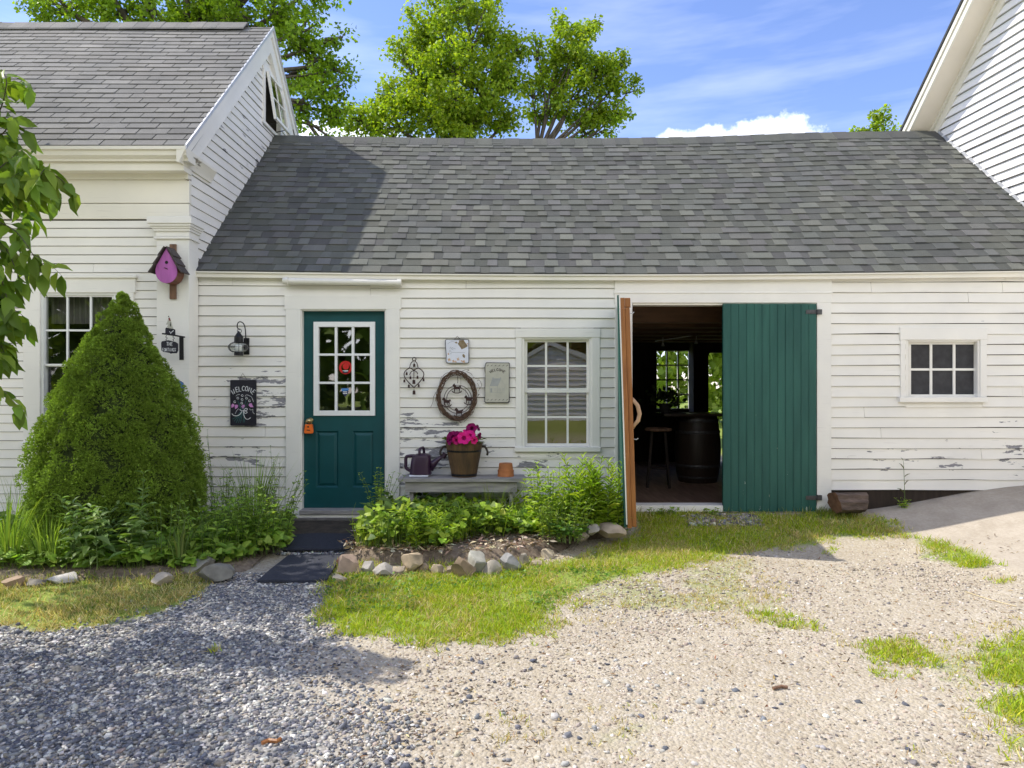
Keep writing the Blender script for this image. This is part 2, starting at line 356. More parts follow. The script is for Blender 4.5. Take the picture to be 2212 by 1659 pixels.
def shingles(mb, O, U, S, L, slope, e, sag, kind, cols, right=None):
    """O eave-left corner, U along the eave, S up the slope (unit)"""
    O, U, S = Vector(O), Vector(U).normalized(), Vector(S).normalized(); N = U.cross(S).normalized()
    nc = int(math.ceil(slope/e)); ph = 0
    for c in range(nc):
        s0 = c*e; s1 = min(s0+e*1.12, slope)
        wob = random.random()*10
        x = -random.random()*.3 if kind == 'arch' else -(c % 2)*.152-(.05 if (c//2) % 2 else 0)
        raised = random.random() < .5
        tone = 1+random.gauss(0, .035)
        while x < L:
            w = random.choice([.10, .13, .16, .2, .24])*random.uniform(.85, 1.15) if kind == 'arch' else .305
            g = 0 if kind == 'arch' else .005
            xa, xb = max(x+g, 0), min(x+w-g, L); x += w
            if xb-xa < .01: continue
            raised = not raised
            h = (.015 if raised else .008) if kind == 'arch' else .012+random.gauss(0, .0012)
            base = cols[random.randrange(len(cols))]; f = tone*(1+random.gauss(0, .07))*((1.07 if raised else .82) if kind == 'arch' else 1)
            mb.col = tuple(q*f for q in base)
            dz = .0035*math.sin(xa*2.3+wob)+.002*math.sin(xa*7+wob*2); lift = max(0, random.gauss(0, .0012))
            tr = random.uniform(.0, .012) if (kind == 'arch' and raised) else 0
            vs = []
            for (xx, sx, hh, tp) in ((xa-tr, s0, -.004, 0), (xb+tr, s0, -.004, 0), (xa-tr, s0, h+lift, 0), (xb+tr, s0, h+lift, 0), (xa, s1, .0008+h*.15, 0), (xb, s1, .0008+h*.15, 0)):
                q = O+U*xx+S*(sx+dz)+N*hh; fr = sx/slope; q.z += sag(q.x, fr); vs.append(q)
            mb.add(vs, [(0, 1, 3, 2), (2, 3, 5, 4), (0, 2, 4), (1, 5, 3)])
    mb.col = (1, 1, 1); return mb
def sagbar(mb, x0, x1, y0, y1, z0, z1, sag, fr, n=24):
    for i in range(n+1):
        x = x0+(x1-x0)*i/n; s = sag(x, fr); b = len(mb.v)
        mb.v += [(x, y0, z0+s), (x, y1, z0+s), (x, y1, z1+s), (x, y0, z1+s)]
        if i:
            a = b-4
            for k in range(4): mb.f.append([a+k, b+k, b+(k+1) % 4, a+(k+1) % 4]); mb.m.append(mb.mi); mb.c.append(mb.col)
    return mb
def sash(parent, u0, u1, v0, v1, y, cols, rows, wu=5, fw=4, name='sash', m='trim', depth=.03):
    """frame with glazing bars, in picture units on plane y; returns sash object"""
    b = MB(); x0, x1, z0, z1 = fx(u0, y), fx(u1, y), fz(v1, y), fz(v0, y); w = fw*.0047
    b.box(x0, x0+w, y, y+depth, z0, z1); b.box(x1-w, x1, y, y+depth, z0, z1)
    b.box(x0+w, x1-w, y+.001, y+depth, z1-w, z1); b.box(x0+w, x1-w, y+.001, y+depth, z0, z0+w)
    s = b.build(name, M[m], parent)
    g = MB(); t = wu*.0047/2
    for i in range(1, cols):
        x = x0+(x1-x0)*i/cols; g.box(x-t, x+t, y+.004, y+depth-.004, z0+w, z1-w)
    for j in range(1, rows):
        z = z0+(z1-z0)*j/rows; g.box(x0+w, x1-w, y+.006, y+depth-.006, z-t, z+t)
    if cols*rows > 1: g.build('glazing_bars', M[m], s)
    return s
def pane(parent, u0, u1, v0, v1, y, m='glass'):
    b = MB(); b.add([(fx(u0, y), y, fz(v1, y)), (fx(u1, y), y, fz(v1, y)), (fx(u1, y), y, fz(v0, y)), (fx(u0, y), y, fz(v0, y))], [(0, 1, 2, 3)])
    return b.build('pane', M[m], parent)
# ================================================================ FARMHOUSE (left)
house = empty('farmhouse', (-5, 0, 0), 'white clapboard farmhouse with grey shingle roof, left of the low wing', 'house')
HX, HY, EY, EZ, RY = -3.2, -.17, -.42, 3.72, 1.965
b = MB(); fl = lambda z: (-7.6, HX)
clap(b, (0, HY, 0), (1, 0, 0), (0, -1, 0), .10, fz(477, HY), .0875, fl, [(fx(75, HY), fx(265, HY), fz(960, HY), fz(625, HY)), (fx(345, HY-.06), 0, -1, 9)], .0008, .012, .05)
b.build('wall', M['house_siding'], house)
def gl(z): a = max(HY+.002, z-EZ-.42+.33); return (a, 2*RY-a)
b = MB(); clap(b, (HX, 0, 0), (0, 1, 0), (1, 0, 0), 2.42, 5.75, .101, gl, [(1.80, 2.50, 4.78, 5.56)], .001, .014, .03)
b.build('gable_wall', M['house_siding'], house)
b = MB()                              # sheathing behind the boards
w0, w1, wz0, wz1 = fx(88, HY), fx(252, HY), fz(958, HY), fz(630, HY)
b.box(-7.6, w0, HY+.004, -.02, 0, 3.66); b.box(w1, HX-.01, HY+.004, -.02, 0, 3.66); b.box(w0, w1, HY+.004, -.02, 0, wz0); b.box(w0, w1, HY+.004, -.02, wz1, 3.66)
gx = HX-.02
for poly in ([(-.02, 0), (1.84, 0), (1.84, 5.88), (-.02, 4.05)], [(2.46, 0), (4.2, 0), (4.2, 3.8), (2.46, 5.5)], [(1.84, 0), (2.46, 0), (2.46, 4.82), (1.84, 4.82)], [(1.84, 5.52), (2.46, 5.52), (1.965, 5.98)]):
    b.prism([(gx, y, z) for y, z in poly], (0, 0, 0), (.015, 0, 0))
b.build('sheathing', M['dark'], house)
th = math.radians(45)
greys = [(.185, .182, .178), (.20, .196, .19), (.172, .17, .167), (.193, .189, .185), (.178, .174, .17)]
b = MB(); Lh = 7.9-3.11
shingles(b, (-7.9, EY, EZ), (1, 0, 0), (0, math.cos(th), math.sin(th)), Lh, (RY-EY)/math.cos(th), .123, lambda x, f: -.01*math.sin(x*1.3)*f, 'tab', greys)
roof = b.build('roof', M['roofb'], house)
b = MB(); b.prism([(-7.9, EY+.01, EZ-.012), (-7.9, RY, EZ+RY-EY-.02), (-7.9, 2*RY-EY, EZ-.02), (-7.9, 2*RY-EY-.1, EZ-.10), (-7.9, RY, EZ+RY-EY-.09), (-7.9, EY+.1, EZ-.06)], (0, 0, 0), (Lh-.02, 0, 0))
b.build('roof_deck', M['deck'], roof)
b = MB(); zr = EZ+RY-EY
for i in range(26):                  # lifted ridge cap shingles
    x0 = -7.9+i*.178; r = .012+.006*random.random(); f_ = random.uniform(.85, 1.05); b.col = tuple(q*f_ for q in greys[i % 5])
    if x0 > -3.5: break
    b.prism([(x0, RY-.14, zr-.10), (x0, RY-.13, zr-.075), (x0, RY, zr+.045+r), (x0, RY+.13, zr-.075), (x0, RY, zr+.03)], (0, 0, 0), (.183, 0, random.uniform(-.006, .006)))
b.build('ridge_cap', M['roofb'], roof)
b = MB()                              # rake board on the gable
for sg in (1, -1):
    f = lambda y: RY+sg*(y-RY)
    b.prism([(HX+.004, f(EY+.33), EZ-.009), (HX+.004, f(EY+.02), EZ-.009), (HX+.004, RY, zr-.035), (HX+.004, RY, zr-.34)], (0, 0, 0), (.055, 0, 0))
    b.prism([(HX+.06, f(EY+.13), EZ-.006), (HX+.06, f(EY+.03), EZ-.006), (HX+.06, RY, zr-.024), (HX+.06, RY, zr-.13)], (0, 0, 0), (.02, 0, 0))
b.build('rake_board', M['trim'], house)
b = MB()
for sg in (1, -1):
    f = lambda y: RY+sg*(y-RY)
    b.prism([(HX+.082, f(EY-.01), EZ-.035), (HX+.082, f(EY-.01), EZ+.006), (HX+.082, RY, zr+.004), (HX+.082, RY, zr-.04)], (0, 0, 0), (.018, 0, 0))
b.build('drip_edge', M['flash'], house)
# cornice: crown moulding (profile along x), fascia, soffit, frieze
b = MB()
def zz(v, y): return fz(v, y)
prof = [(EY-.015, zz(316, EY)), (EY-.015, zz(323, EY)), (EY+.005, zz(324, EY)), (EY+.012, zz(334, EY)), (EY+.045, zz(343, EY+.04)), (EY+.05, zz(348, EY+.05)), (EY+.07, zz(349, EY+.07)), (EY+.2, zz(349, EY+.07)), (EY+.2, zz(318, EY))]
b.prism([(-7.6, y, z) for y, z in prof], (0, 0, 0), (7.6+HX+.09, 0, 0))
b.build('crown_moulding', M['crown'], house, auto=.5)
b = MB(); b.box(-7.6, HX+.03, EY+.08, HY-.001, zz(368, EY+.08), zz(350, EY+.08)); b.build('fascia', M['crown'], house)
b = MB(); b.box(-7.6, HX+.018, HY-.03, HY+.02, zz(440, HY), zz(380, HY)); b.box(-7.6, HX+.012, HY-.022, HY+.02, zz(474, HY), zz(441, HY))
b.box(-7.6, HX+.02, HY-.06, HY-.031, zz(390, HY), zz(379, HY)); b.build('frieze_board', M['crown'], house, bevel=.003)
b = MB()                              # crown returning along the gable
pr = [(HX+.005, .0), (HX+.088, .0), (HX+.088, -.03), (HX+.075, -.045), (HX+.052, -.10), (HX+.036, -.125), (HX+.034, -.142), (HX+.005, -.142)]
b.prism([(x, EY-.012, EZ-.012+z) for x, z in pr], (0, 0, 0), (0, .70, 0))
b.build('cornice_return', M['crown'], house, auto=.5)
b = MB(); pxa, pxb = fx(338, -.23), HX+.03
b.box(pxa, pxb, -.23, -.03, .02, zz(515, -.23)); pil = b.build('corner_pilaster', M['trim'], house, bevel=.004)
b = MB()
for va, vb, o in ((467, 482, .065), (482, 488, .05), (488, 493, .035), (493, 499, .022), (499, 511, .004), (511, 516, .022)):
    b.box(pxa-o, pxb+o*.8, -.23-o, -.02+o*.3, zz(vb, -.23-o), zz(va, -.23-o))
b.build('capital', M['trim'], pil, bevel=.006)
# front window
b = MB(); yc = HY-.03
for a in ((50, 86, 632, 956), (252, 288, 632, 956), (46, 292, 600, 632)): b.ub(*a, yc, HY+.01)
b.ub(44, 294, 594, 600, yc-.02, HY+.01); b.ub(40, 296, 956, 968, yc-.035, HY+.01)
fw_ = empty('window', (fx(170, HY), HY, fz(800, HY)), None, None); fw_.parent = house; fw_.location = Vector(fw_.location)-house.location
b.build('window_frame', M['trim'], fw_, bevel=.003)
b = MB()
for a in ((86, 94, 630, 957), (246, 253, 630, 957), (94, 246, 630, 637), (94, 246, 950, 957)): b.ub(*a, HY-.012, HY+.06)
b.build('window_liner', M['vinyl'], fw_)
s = sash(fw_, 94, 246, 637, 790, HY+.004, 3, 2, 4, 4, m='vinyl', name='upper_sash'); pane(s, 97, 243, 640, 787, HY+.018)
s = sash(fw_, 94, 246, 787, 950, HY+.03, 1, 2, 5, 5, m='vinyl', name='lower_sash'); pane(s, 98, 242, 792, 946, HY+.045)
b = MB(); n = 60
for i in range(n):
    x0, x1 = fx(96, .0)+(fx(246, .0)-fx(96, .0))*i/n, fx(96, .0)+(fx(246, .0)-fx(96, .0))*(i+1)/n
    y0, y1 = -.02+.014*math.sin(i*1.3), -.02+.014*math.sin((i+1)*1.3)
    b.add([(x0, y0, fz(700)), (x1, y1, fz(700)), (x1, y1, fz(632)), (x0, y0, fz(632))], [(0, 1, 2, 3)])
b.build('curtain', M['curtain'], fw_)
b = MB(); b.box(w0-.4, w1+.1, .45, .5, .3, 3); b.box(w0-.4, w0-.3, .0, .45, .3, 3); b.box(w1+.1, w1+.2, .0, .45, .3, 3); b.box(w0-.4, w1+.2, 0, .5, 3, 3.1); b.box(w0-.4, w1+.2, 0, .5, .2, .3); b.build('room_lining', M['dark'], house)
# attic window, hinged open at the top
aw = empty('attic_window', (HX, 2.14, 5.15), None, None); aw.parent = house; aw.location = Vector(aw.location)-house.location
b = MB(); ya, yb, za, zb = 1.86, 2.43, 4.86, 5.48
for q in ((ya-.06, ya, za-.03, zb), (yb, yb+.06, za-.03, zb), (ya-.08, yb+.08, zb, zb+.07), (ya-.09, yb+.09, za-.07, za-.03)):
    b.box(HX-.03, HX+.03, *q)
b.build('window_frame', M['trim'], aw)
b = MB(); b.box(HX-.5, HX-.45, ya-.2, yb+.2, za-.2, zb+.2); b.build('room_lining', M['dark'], aw)
ang = math.radians(9)
def tilt(p): z = p[2]-zb; return (HX+.035+p[0]*math.cos(ang)-z*math.sin(ang), p[1], zb+z*math.cos(ang)+p[0]*math.sin(ang))
def tb(mb, *a):
    m = MB().box(*a); mb.add([tilt(p) for p in m.v], m.f)
b = MB(); t = .035
for a in ((0, .03, ya+.01, ya+t+.01, za, zb), (0, .03, yb-t-.01, yb-.01, za, zb), (0, .03, ya+t, yb-t, zb-t, zb), (0, .03, ya+t, yb-t, za, za+t+.01), (.006, .02, (ya+yb)/2-.008, (ya+yb)/2+.008, za, zb), (.006, .02, ya, yb, (za+zb)/2-.008, (za+zb)/2+.008)): tb(b, *a)
s = b.build('open_sash', M['trim'], aw)
b = MB(); b.add([tilt(p) for p in [(.012, ya+t, za+t), (.012, yb-t, za+t), (.012, yb-t, zb-t), (.012, ya+t, zb-t)]], [(0, 1, 2, 3)]); b.build('pane', M['glass_old'], s)
q = tilt((.0, 0, za+.02))
for yy_ in (ya+.15, yb-.15): b = MB(); b.tube([(HX, yy_, za-.02), (q[0], yy_+.04, q[2])], .006); b.build('prop_arm', M['iron'], aw)
# ================================================================ WING (the low middle building)
wing = empty('low_wing', (1, 0, 0), 'long low white clapboard wing with a green grey shingle roof joining house and barn', 'building')
def sagw(x, f): return (1-f)*(-.038*math.cos(max(-1, min(1, (x-.9)/4.2))*1.5))+f*(-.055*math.cos(max(-1, min(1, (x-.3)/3.6))*1.5)+.05*float(ss(2.2, 5.7, x)))
WE, WR = (-.08, 2.592), (2.25, 4.782); wl = math.hypot(WR[0]-WE[0], WR[1]-WE[1]); wd = ((WR[0]-WE[0])/wl, (WR[1]-WE[1])/wl)
gg = [(.113, .118, .107), (.119, .124, .111), (.109, .114, .106), (.113, .115, .111), (.107, .111, .108), (.122, .125, .113), (.11, .11, .11)]
b = MB(); shingles(b, (HX, WE[0], WE[1]), (1, 0, 0), (0, *wd), 9.15, wl, .1275, sagw, 'arch', gg); wroof = b.build('roof', M['roofa'], wing)
b = MB()
for i in range(50):
    x0 = HX+i*.183; f_ = random.uniform(.82, .98); b.col = tuple(q*f_ for q in gg[i % 7]); s = sagw(x0+.09, 1); r = .0+.005*(i % 2)
    b.prism([(x0, WR[0]-.15, WR[1]-.145+r), (x0, WR[0]-.145, WR[1]-.118+r), (x0, WR[0], WR[1]+.022+r), (x0, WR[0]+.14, WR[1]-.11), (x0, WR[0], WR[1]-.02)], (0, 0, s), (.188, 0, sagw(x0+.27, 1)-s))
b.build('ridge_cap', M['roofa'], wroof)
b = MB(); b.prism([(HX-.05, .0, 2.50), (HX-.05, WR[0], WR[1]-.10), (HX-.05, 4.62, 2.5), (HX-.05, 4.5, 2.42), (HX-.05, .06, 2.42)], (0, 0, 0), (9.1, 0, 0)); b.build('roof_deck', M['deck'], wroof)
b = MB(); sagbar(b, HX, 5.9, WE[0]+.004, -.002, 2.592-.062, 2.592-.008, sagw, 0); sagbar(b, HX, 5.9, WE[0]-.012, WE[0]+.003, 2.592-.02, 2.592-.006, sagw, 0); b.build('eave_fascia', M['crown'], wing)
OP = [(646, 837, 666, 1120), (1130, 1276, 731, 968), (1366, 1765, 655, 1106), (1959, 2115, 736, 862)]
CS = [(630, 850, 655, 1300), (1125, 1282, 726, 971), (1345, 1782, 640, 1300), (1955, 2120, 730, 866)]
cuts = [(fx(a), fx(c), fz(d_), fz(e_)) for a, c, e_, d_ in CS]
b = MB()
clap(b, (0, 0, 0), (1, 0, 0), (0, -1, 0), .099, 2.548, .102, lambda z: (HX+.0, fx(800)), cuts)
clap(b, (0, 0, 0), (1, 0, 0), (0, -1, 0), .099, 2.541, .1009, lambda z: (fx(800)+.002, fx(1500)), cuts)
clap(b, (0, 0, 0), (1, 0, 0), (0, -1, 0), .372, 2.541, .1055, lambda z: (fx(1790), 5.9), cuts, .003, .016, .22)
wallo = b.build('wall', M['siding'], wing)
b = MB(); xs = [HX-.1]+[fx(q) for o in OP for q in o[:2]]+[5.95]
for i in range(0, len(xs), 2): b.box(xs[i], xs[i+1], .006, .12, .30 if i == 8 else -.1, 2.6)
for a, c, v0, v1 in OP: b.box(fx(a), fx(c), .006, .12, fz(v0), 2.6); b.box(fx(a), fx(c), .006, .12, -.1, fz(v1))
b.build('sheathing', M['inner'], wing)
b = MB(); b.box(fx(1775), 5.95, .02, .4, -.2, .34)
b.build('foundation', M['stone_dark'], wing)
# entry door with its casing
b = MB()
for a in ((617, 649, 668, 1117), (834, 863, 668, 1117), (614, 866, 638, 668)): b.ub(*a, -.032, .02)
b.ub(646, 652, 668, 1117, -.018, .1); b.ub(831, 837, 668, 1117, -.018, .1); b.ub(652, 831, 664, 671, -.018, .1)
entry = empty('entry_door', (fx(741), .05, fz(887)), None, None); entry['label'] = 'teal nine pane entry door'; entry.parent = wing; entry.location = Vector(entry.location)-wing.location
b.build('door_casing', M['trim'], entry, bevel=.003)
b = MB(); dy = .05; x0, x1, z0, z1 = fx(652.5, dy), fx(830.5, dy), fz(1103, dy), fz(672, dy)
g0, g1, h0, h1 = fx(682, dy), fx(806, dy), fz(892, dy), fz(700, dy)
b.box(x0, g0, dy, dy+.045, z0, z1); b.box(g1, x1, dy, dy+.045, z0, z1); b.box(g0, g1, dy, dy+.045, h1, z1)
pa = [(fx(682, dy), fx(731, dy)), (fx(761, dy), fx(810, dy))]; pz0, pz1 = fz(1053, dy), fz(931, dy)
b.box(g0, g1, dy, dy+.045, pz1, h0); b.box(g0, g1, dy, dy+.045, z0, pz0); b.box(pa[0][1], pa[1][0], dy, dy+.045, pz0, pz1)
for a, c in pa:                      # raised panels in recess
    i = .018; j = .045
    ring = [(a, pz0, 0), (c, pz0, 0), (c, pz1, 0), (a, pz1, 0)]
    r2 = [(a+i, pz0+i, .016), (c-i, pz0+i, .016), (c-i, pz1-i, .016), (a+i, pz1-i, .016)]
    r3 = [(a+j, pz0+j, .003), (c-j, pz0+j, .003), (c-j, pz1-j, .003), (a+j, pz1-j, .003)]
    vs = [(x, dy+y, z) for x, z, y in ring+r2+r3]
    b.add(vs, [(k, (k+1) % 4, (k+1) % 4+4, k+4) for k in range(4)]+[(k+4, (k+1) % 4+4, (k+1) % 4+8, k+8) for k in range(4)]+[(8, 9, 10, 11)])
leaf_ = b.build('door_leaf', M['entry'], entry)
b = MB()
for a in ((677, 688, 695, 898), (799, 810, 695, 898), (688, 799, 695, 706), (688, 799, 887, 898)): b.ub(*a, dy-.018, dy+.03)
for u in (725.5, 762): b.ub(u-2.6, u+2.6, 706, 887, dy-.012, dy+.02)
for v in (766, 827): b.ub(688, 799, v-2.4, v+2.4, dy-.011, dy+.019)
b.build('glazing_grille', M['vinyl'], entry, bevel=.002)
pane(entry, 686, 801, 704, 889, dy+.01, 'glass_door')
b = MB(); yy = dy-.0135+.0215
def disc(mb, u, v, r, y, n=28, r0=0):
    cx, cz = fx(u, y), fz(v, y); rr = r*.0047
    o = [(cx+rr*math.cos(2*math.pi*k/n), y, cz+rr*math.sin(2*math.pi*k/n)) for k in range(n)]
    if r0: i = [(cx+r0*.0047*math.cos(2*math.pi*k/n), y, cz+r0*.0047*math.sin(2*math.pi*k/n)) for k in range(n)]; mb.add(o+i, [(k, (k+1) % n, n+(k+1) % n, n+k) for k in range(n)])
    else: mb.add(o, [tuple(range(n))])
disc(b, 746.5, 794, 14.5, yy, r0=9.5); disc(b, 747, 791.5, 7, yy); b.build('round_sticker', M['red_sticker'], entry)['label'] = 'round red sticker with ring'
b = MB(); b.add([P(740, 806, yy), P(752, 806, yy), P(752, 800, yy), P(740, 800, yy)], [(0, 1, 2, 3)])
b.mi = 1
for v in (801.8, 804.2): b.ribbon([(fx(741.5, yy), fz(v, yy)), (fx(750.5, yy), fz(v, yy))], .005, yy-.001)
b.build('white_sticker', [M['white_paint'], M['navy']], entry)
b = MB(); b.prism([P(u, v, yy) for u, v in ((738, 838), (753, 838), (752, 850), (746, 857), (740, 851))], (0, 0, 0), (0, .0005, 0)); b.mi = 1
b.prism([P(u, v, yy-.001) for u, v in ((738, 839), (753, 839), (753, 843), (738, 845))], (0, 0, 0), (0, .0004, 0)); b.mi = 2
for v in (846.5, 850): b.ribbon([(fx(741, yy), fz(v, yy)), (fx(750, yy), fz(v, yy))], .008, yy-.001)
b.build('shield_sticker', [M['navy'], M['blue_sticker'], M['white_paint']], entry)
b = MB(); b.mi = 0
c = P(667, 909, dy-.06)
pr = [(.0, .0), (.016, .004), (.026, .018), (.027, .03), (.018, .042), (.012, .046), (.012, .07), (.03, .072), (.03, .078)]
b.add([(c[0]+r*math.cos(k*math.pi/8), c[1]+z-.02, c[2]+r*math.sin(k*math.pi/8)) for r, z in pr for k in range(16)], [(i*16+k, i*16+(k+1) % 16, (i+1)*16+(k+1) % 16, (i+1)*16+k) for i in range(8) for k in range(16)])
b.build('door_knob', M['brass'], entry, smooth=True)
b = MB(); b.ub(646, 838, 1103, 1112, -.10, .1); b.build('threshold', M['grey_wood'], entry, bevel=.004)
b = MB(); b.ub(640, 838, 1112.5, 1120, -.085, .02); b.build('sill_board', M['trim'], entry)
b = MB(); b.box(x0-.3, x1+.3, 1.2, 1.25, 0, 2.5); b.build('hall_lining', M['dark'], wing)
# centre window
def casing(name, cs, op, sill, label):
    w = empty('window', (fx((cs[0]+cs[1])/2), 0, fz((cs[2]+cs[3])/2)), None, None); w['label'] = label; w.parent = wing; w.location = Vector(w.location)-wing.location
    b = MB(); hv = op[2]
    b.ub(cs[0], cs[1], cs[2], hv-4, -.03, .01); b.ub(cs[0]+1, op[0]-6, hv-4, op[3], -.026, .01); b.ub(op[1]+6, cs[1]-1, hv-4, op[3], -.026, .01)
    b.ub(op[0]-6, op[0], hv-4, op[3], -.012, .09); b.ub(op[1], op[1]+6, hv-4, op[3], -.012, .09); b.ub(op[0], op[1], hv-4, hv, -.012, .09)
    b.build('window_frame', M['trim'], w, bevel=.003)
    b = MB(); b.ub(cs[0]-1, cs[1]+1, op[3], sill, -.055, .08); b.build('window_sill', M['trim'], w, bevel=.004)
    return w
w = casing('window', (1113, 1297, 710, 980), (1133, 1273, 733, 966), 976, 'twelve pane sash window beside the brown barn door edge')
s = sash(w, 1133, 1273, 733, 848, .03, 3, 2, 4.5, 6, name='upper_sash'); pane(s, 1137, 1269, 737, 844, .048, 'glass_old')
s = sash(w, 1133, 1273, 838, 964, .055, 3, 2, 4.5, 6, name='lower_sash'); pane(s, 1137, 1269, 842, 958, .072, 'glass_old')
b = MB(); b.box(fx(1050), fx(1300), .35, .38, .3, 2.4); b.build('window_blind', M['brown_room'], w)
# right window
w = casing('window', (1945, 2133, 707, 873), (1962, 2112, 738, 858), 869, 'small six pane window right of the green door')
s = sash(w, 1962, 2112, 738, 858, .03, 3, 2, 5, 6); pane(s, 1966, 2108, 742, 854, .048, 'screen')
b = MB(); b.box(fx(1900), fx(2200), .6, .65, .3, 2.4); b.build('room_lining', mat('dusty_dark_boards', (.055, .053, .056), .9, .35, 5), w)
# barn doorway
b = MB()
b.ub(1328, 1797, 602, 654, -.028, .01); b.ub(1329, 1366, 654, 1112, -.026, .01); b.ub(1765, 1796, 654, 1112, -.026, .01); b.ub(1326, 1799, 630, 634, -.034, -.027)
b.ub(1367, 1764, 654, 659, -.01, .12); b.build('doorway_casing', M['trim'], wing, bevel=.003)
b = MB(); b.ub(1366, 1765, 1092, 1106, -.03, .14); b.build('doorway_sill', M['trim'], wing, bevel=.003)
def boards(mb, x0, x1, y0, y1, z0, z1, n):
    xs = [x0+(x1-x0)*i/n for i in range(n+1)]
    for i in range(n): mb.box(xs[i]+.0025, xs[i+1]-.0025, y0+random.uniform(0, .002), y1, z0+random.uniform(0, .006), z1-.001*i % .003)
    mb.box(x0+.002, x1-.002, y0+.006, y1-.001, z0+.005, z1-.004)
gd = empty('barn_door', (fx(1663), 0, .2), None, None); gd['label'] = 'closed green board leaf'; gd.parent = wing; gd.location = Vector(gd.location)-wing.location
b = MB(); boards(b, fx(1562, -.04), fx(1764, -.04), -.04, -.002, fz(1106, -.04), fz(656, -.04), 12); b.build('door_boards', M['barn_green'], gd)
for v in (674, 1076):
    b = MB(); y = -.046
    b.ub(1741, 1767, v-5, v+4, y, y+.005); b.ub(1766, 1776, v-6, v+5, y-.014, y+.012)
    for u in (1745, 1755, 1763): b.lathe([(.006, 0), (.004, .004)], (fx(u, y), y-.002, fz(v, y)), 8)
    b.build('strap_hinge', M['hinge'], gd, bevel=.002)
# open leaf, seen on its edge
od = empty('barn_door', (1.08, -.03, .2), None, None); od['label'] = 'open leaf seen edge on with brown varnished inside'; od.parent = wing; od.location = Vector(od.location)-wing.location
h0 = Vector((fx(1338, -.03), -.03, 0)); e0 = Vector((fx(1337, -.86), -.86, 0)); ax = (e0-h0).normalized(); nx = Vector((-ax.y, ax.x, 0)); Ld = (e0-h0).length
if nx.x < 0: nx = -nx
def dl(p): q = h0+ax*p[0]+nx*p[1]; z = p[2]; q.x += (2.2-z)*.032*(p[0]/Ld); return (q.x, q.y, z)
def db(mb, *a):
    m = MB().box(*a); mb.add([dl(p) for p in m.v], m.f)
def leafbox(name, boxes, m, par=od, bev=0):
    b = MB()
    for a in boxes: db(b, *a)
    return b.build(name, M[m], par, bevel=bev)
n = 12; leafbox('door_boards', [(Ld*i/n+.002, Ld*(i+1)/n-.002, -.016, .004, .17+.004*(i % 3), 2.24) for i in range(n)], 'barn_green')
leafbox('edge_strip', [(Ld-.001, Ld+.006, .0, .011, .2, 2.235)], 'trim')
leafbox('inner_boards', [(Ld*i/6+.001, Ld*(i+1)/6-.001, .012, .049, .17, 2.22-.004*(i % 2)) for i in range(6)], 'pine')
for a in ((Ld-.10, Ld-.002, .05, .092, .18, 2.13), (.0, .1, .05, .092, .18, 2.13)): leafbox('frame_stile', [a], 'pine', bev=.004)
leafbox('edge_batten', [(Ld-.001, Ld+.012, .013, .049, .17, 2.12)], 'pine', bev=.004)
for a in ((.101, Ld-.101, .05, .086, 2.0, 2.12), (.101, Ld-.101, .05, .086, .2, .33), (.101, Ld-.101, .05, .086, 1.1, 1.22), (Ld-.07, Ld-.005, .05, .10, 2.135, 2.215)): leafbox('frame_rail', [a], 'pine', bev=.003)
b = MB(); hp = [(Ld-.03, .09, fz(860, -.83)), (Ld-.02, .105, fz(866, -.83)), (Ld-.015, .135, fz(876, -.83)), (Ld-.015, .15, fz(893, -.83)), (Ld-.015, .135, fz(908, -.83)), (Ld-.02, .10, fz(918, -.83)), (Ld-.03, .09, fz(925, -.83))]
b.tube([dl(p) for p in hp], [.012, .017, .019, .02, .019, .016, .011], 8); b.build('branch_handle', M['old_wood'], od, smooth=True).data.materials[0] = mat('peeled_branch', (.45, .28, .16), .5, .2, 9)
for v in (678, 947): b = MB(); b.tube([dl((Ld-.01, .09, fz(v, -.8))), dl((Ld, .115, fz(v+1, -.8))), dl((Ld, .13, fz(v-2, -.8)))], .004, 5); b.build('door_hook', M['flash'], od)
# interior of the barn bay
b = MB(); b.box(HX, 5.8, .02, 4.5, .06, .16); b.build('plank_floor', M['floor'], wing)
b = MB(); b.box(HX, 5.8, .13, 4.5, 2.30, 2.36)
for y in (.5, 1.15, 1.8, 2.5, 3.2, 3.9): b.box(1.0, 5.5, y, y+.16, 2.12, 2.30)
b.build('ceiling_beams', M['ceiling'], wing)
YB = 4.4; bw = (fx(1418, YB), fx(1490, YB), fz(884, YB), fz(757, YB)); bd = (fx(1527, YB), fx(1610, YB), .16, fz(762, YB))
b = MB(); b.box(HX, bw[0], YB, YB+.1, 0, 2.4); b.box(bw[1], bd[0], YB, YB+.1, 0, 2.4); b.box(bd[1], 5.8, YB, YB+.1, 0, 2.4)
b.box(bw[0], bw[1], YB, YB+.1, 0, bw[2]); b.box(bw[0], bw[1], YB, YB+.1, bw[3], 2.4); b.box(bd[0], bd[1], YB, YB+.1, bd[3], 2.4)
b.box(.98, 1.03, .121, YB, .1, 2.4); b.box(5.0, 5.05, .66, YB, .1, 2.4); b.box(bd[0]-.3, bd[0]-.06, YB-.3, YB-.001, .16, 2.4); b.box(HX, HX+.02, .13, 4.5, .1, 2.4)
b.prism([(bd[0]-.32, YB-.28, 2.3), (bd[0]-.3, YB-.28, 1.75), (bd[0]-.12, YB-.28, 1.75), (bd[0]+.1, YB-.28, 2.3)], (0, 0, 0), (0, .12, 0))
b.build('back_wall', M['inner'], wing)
w = empty('back_window', ((bw[0]+bw[1])/2, YB, 1.5), None, None); w.parent = wing; w.location = Vector(w.location)-wing.location
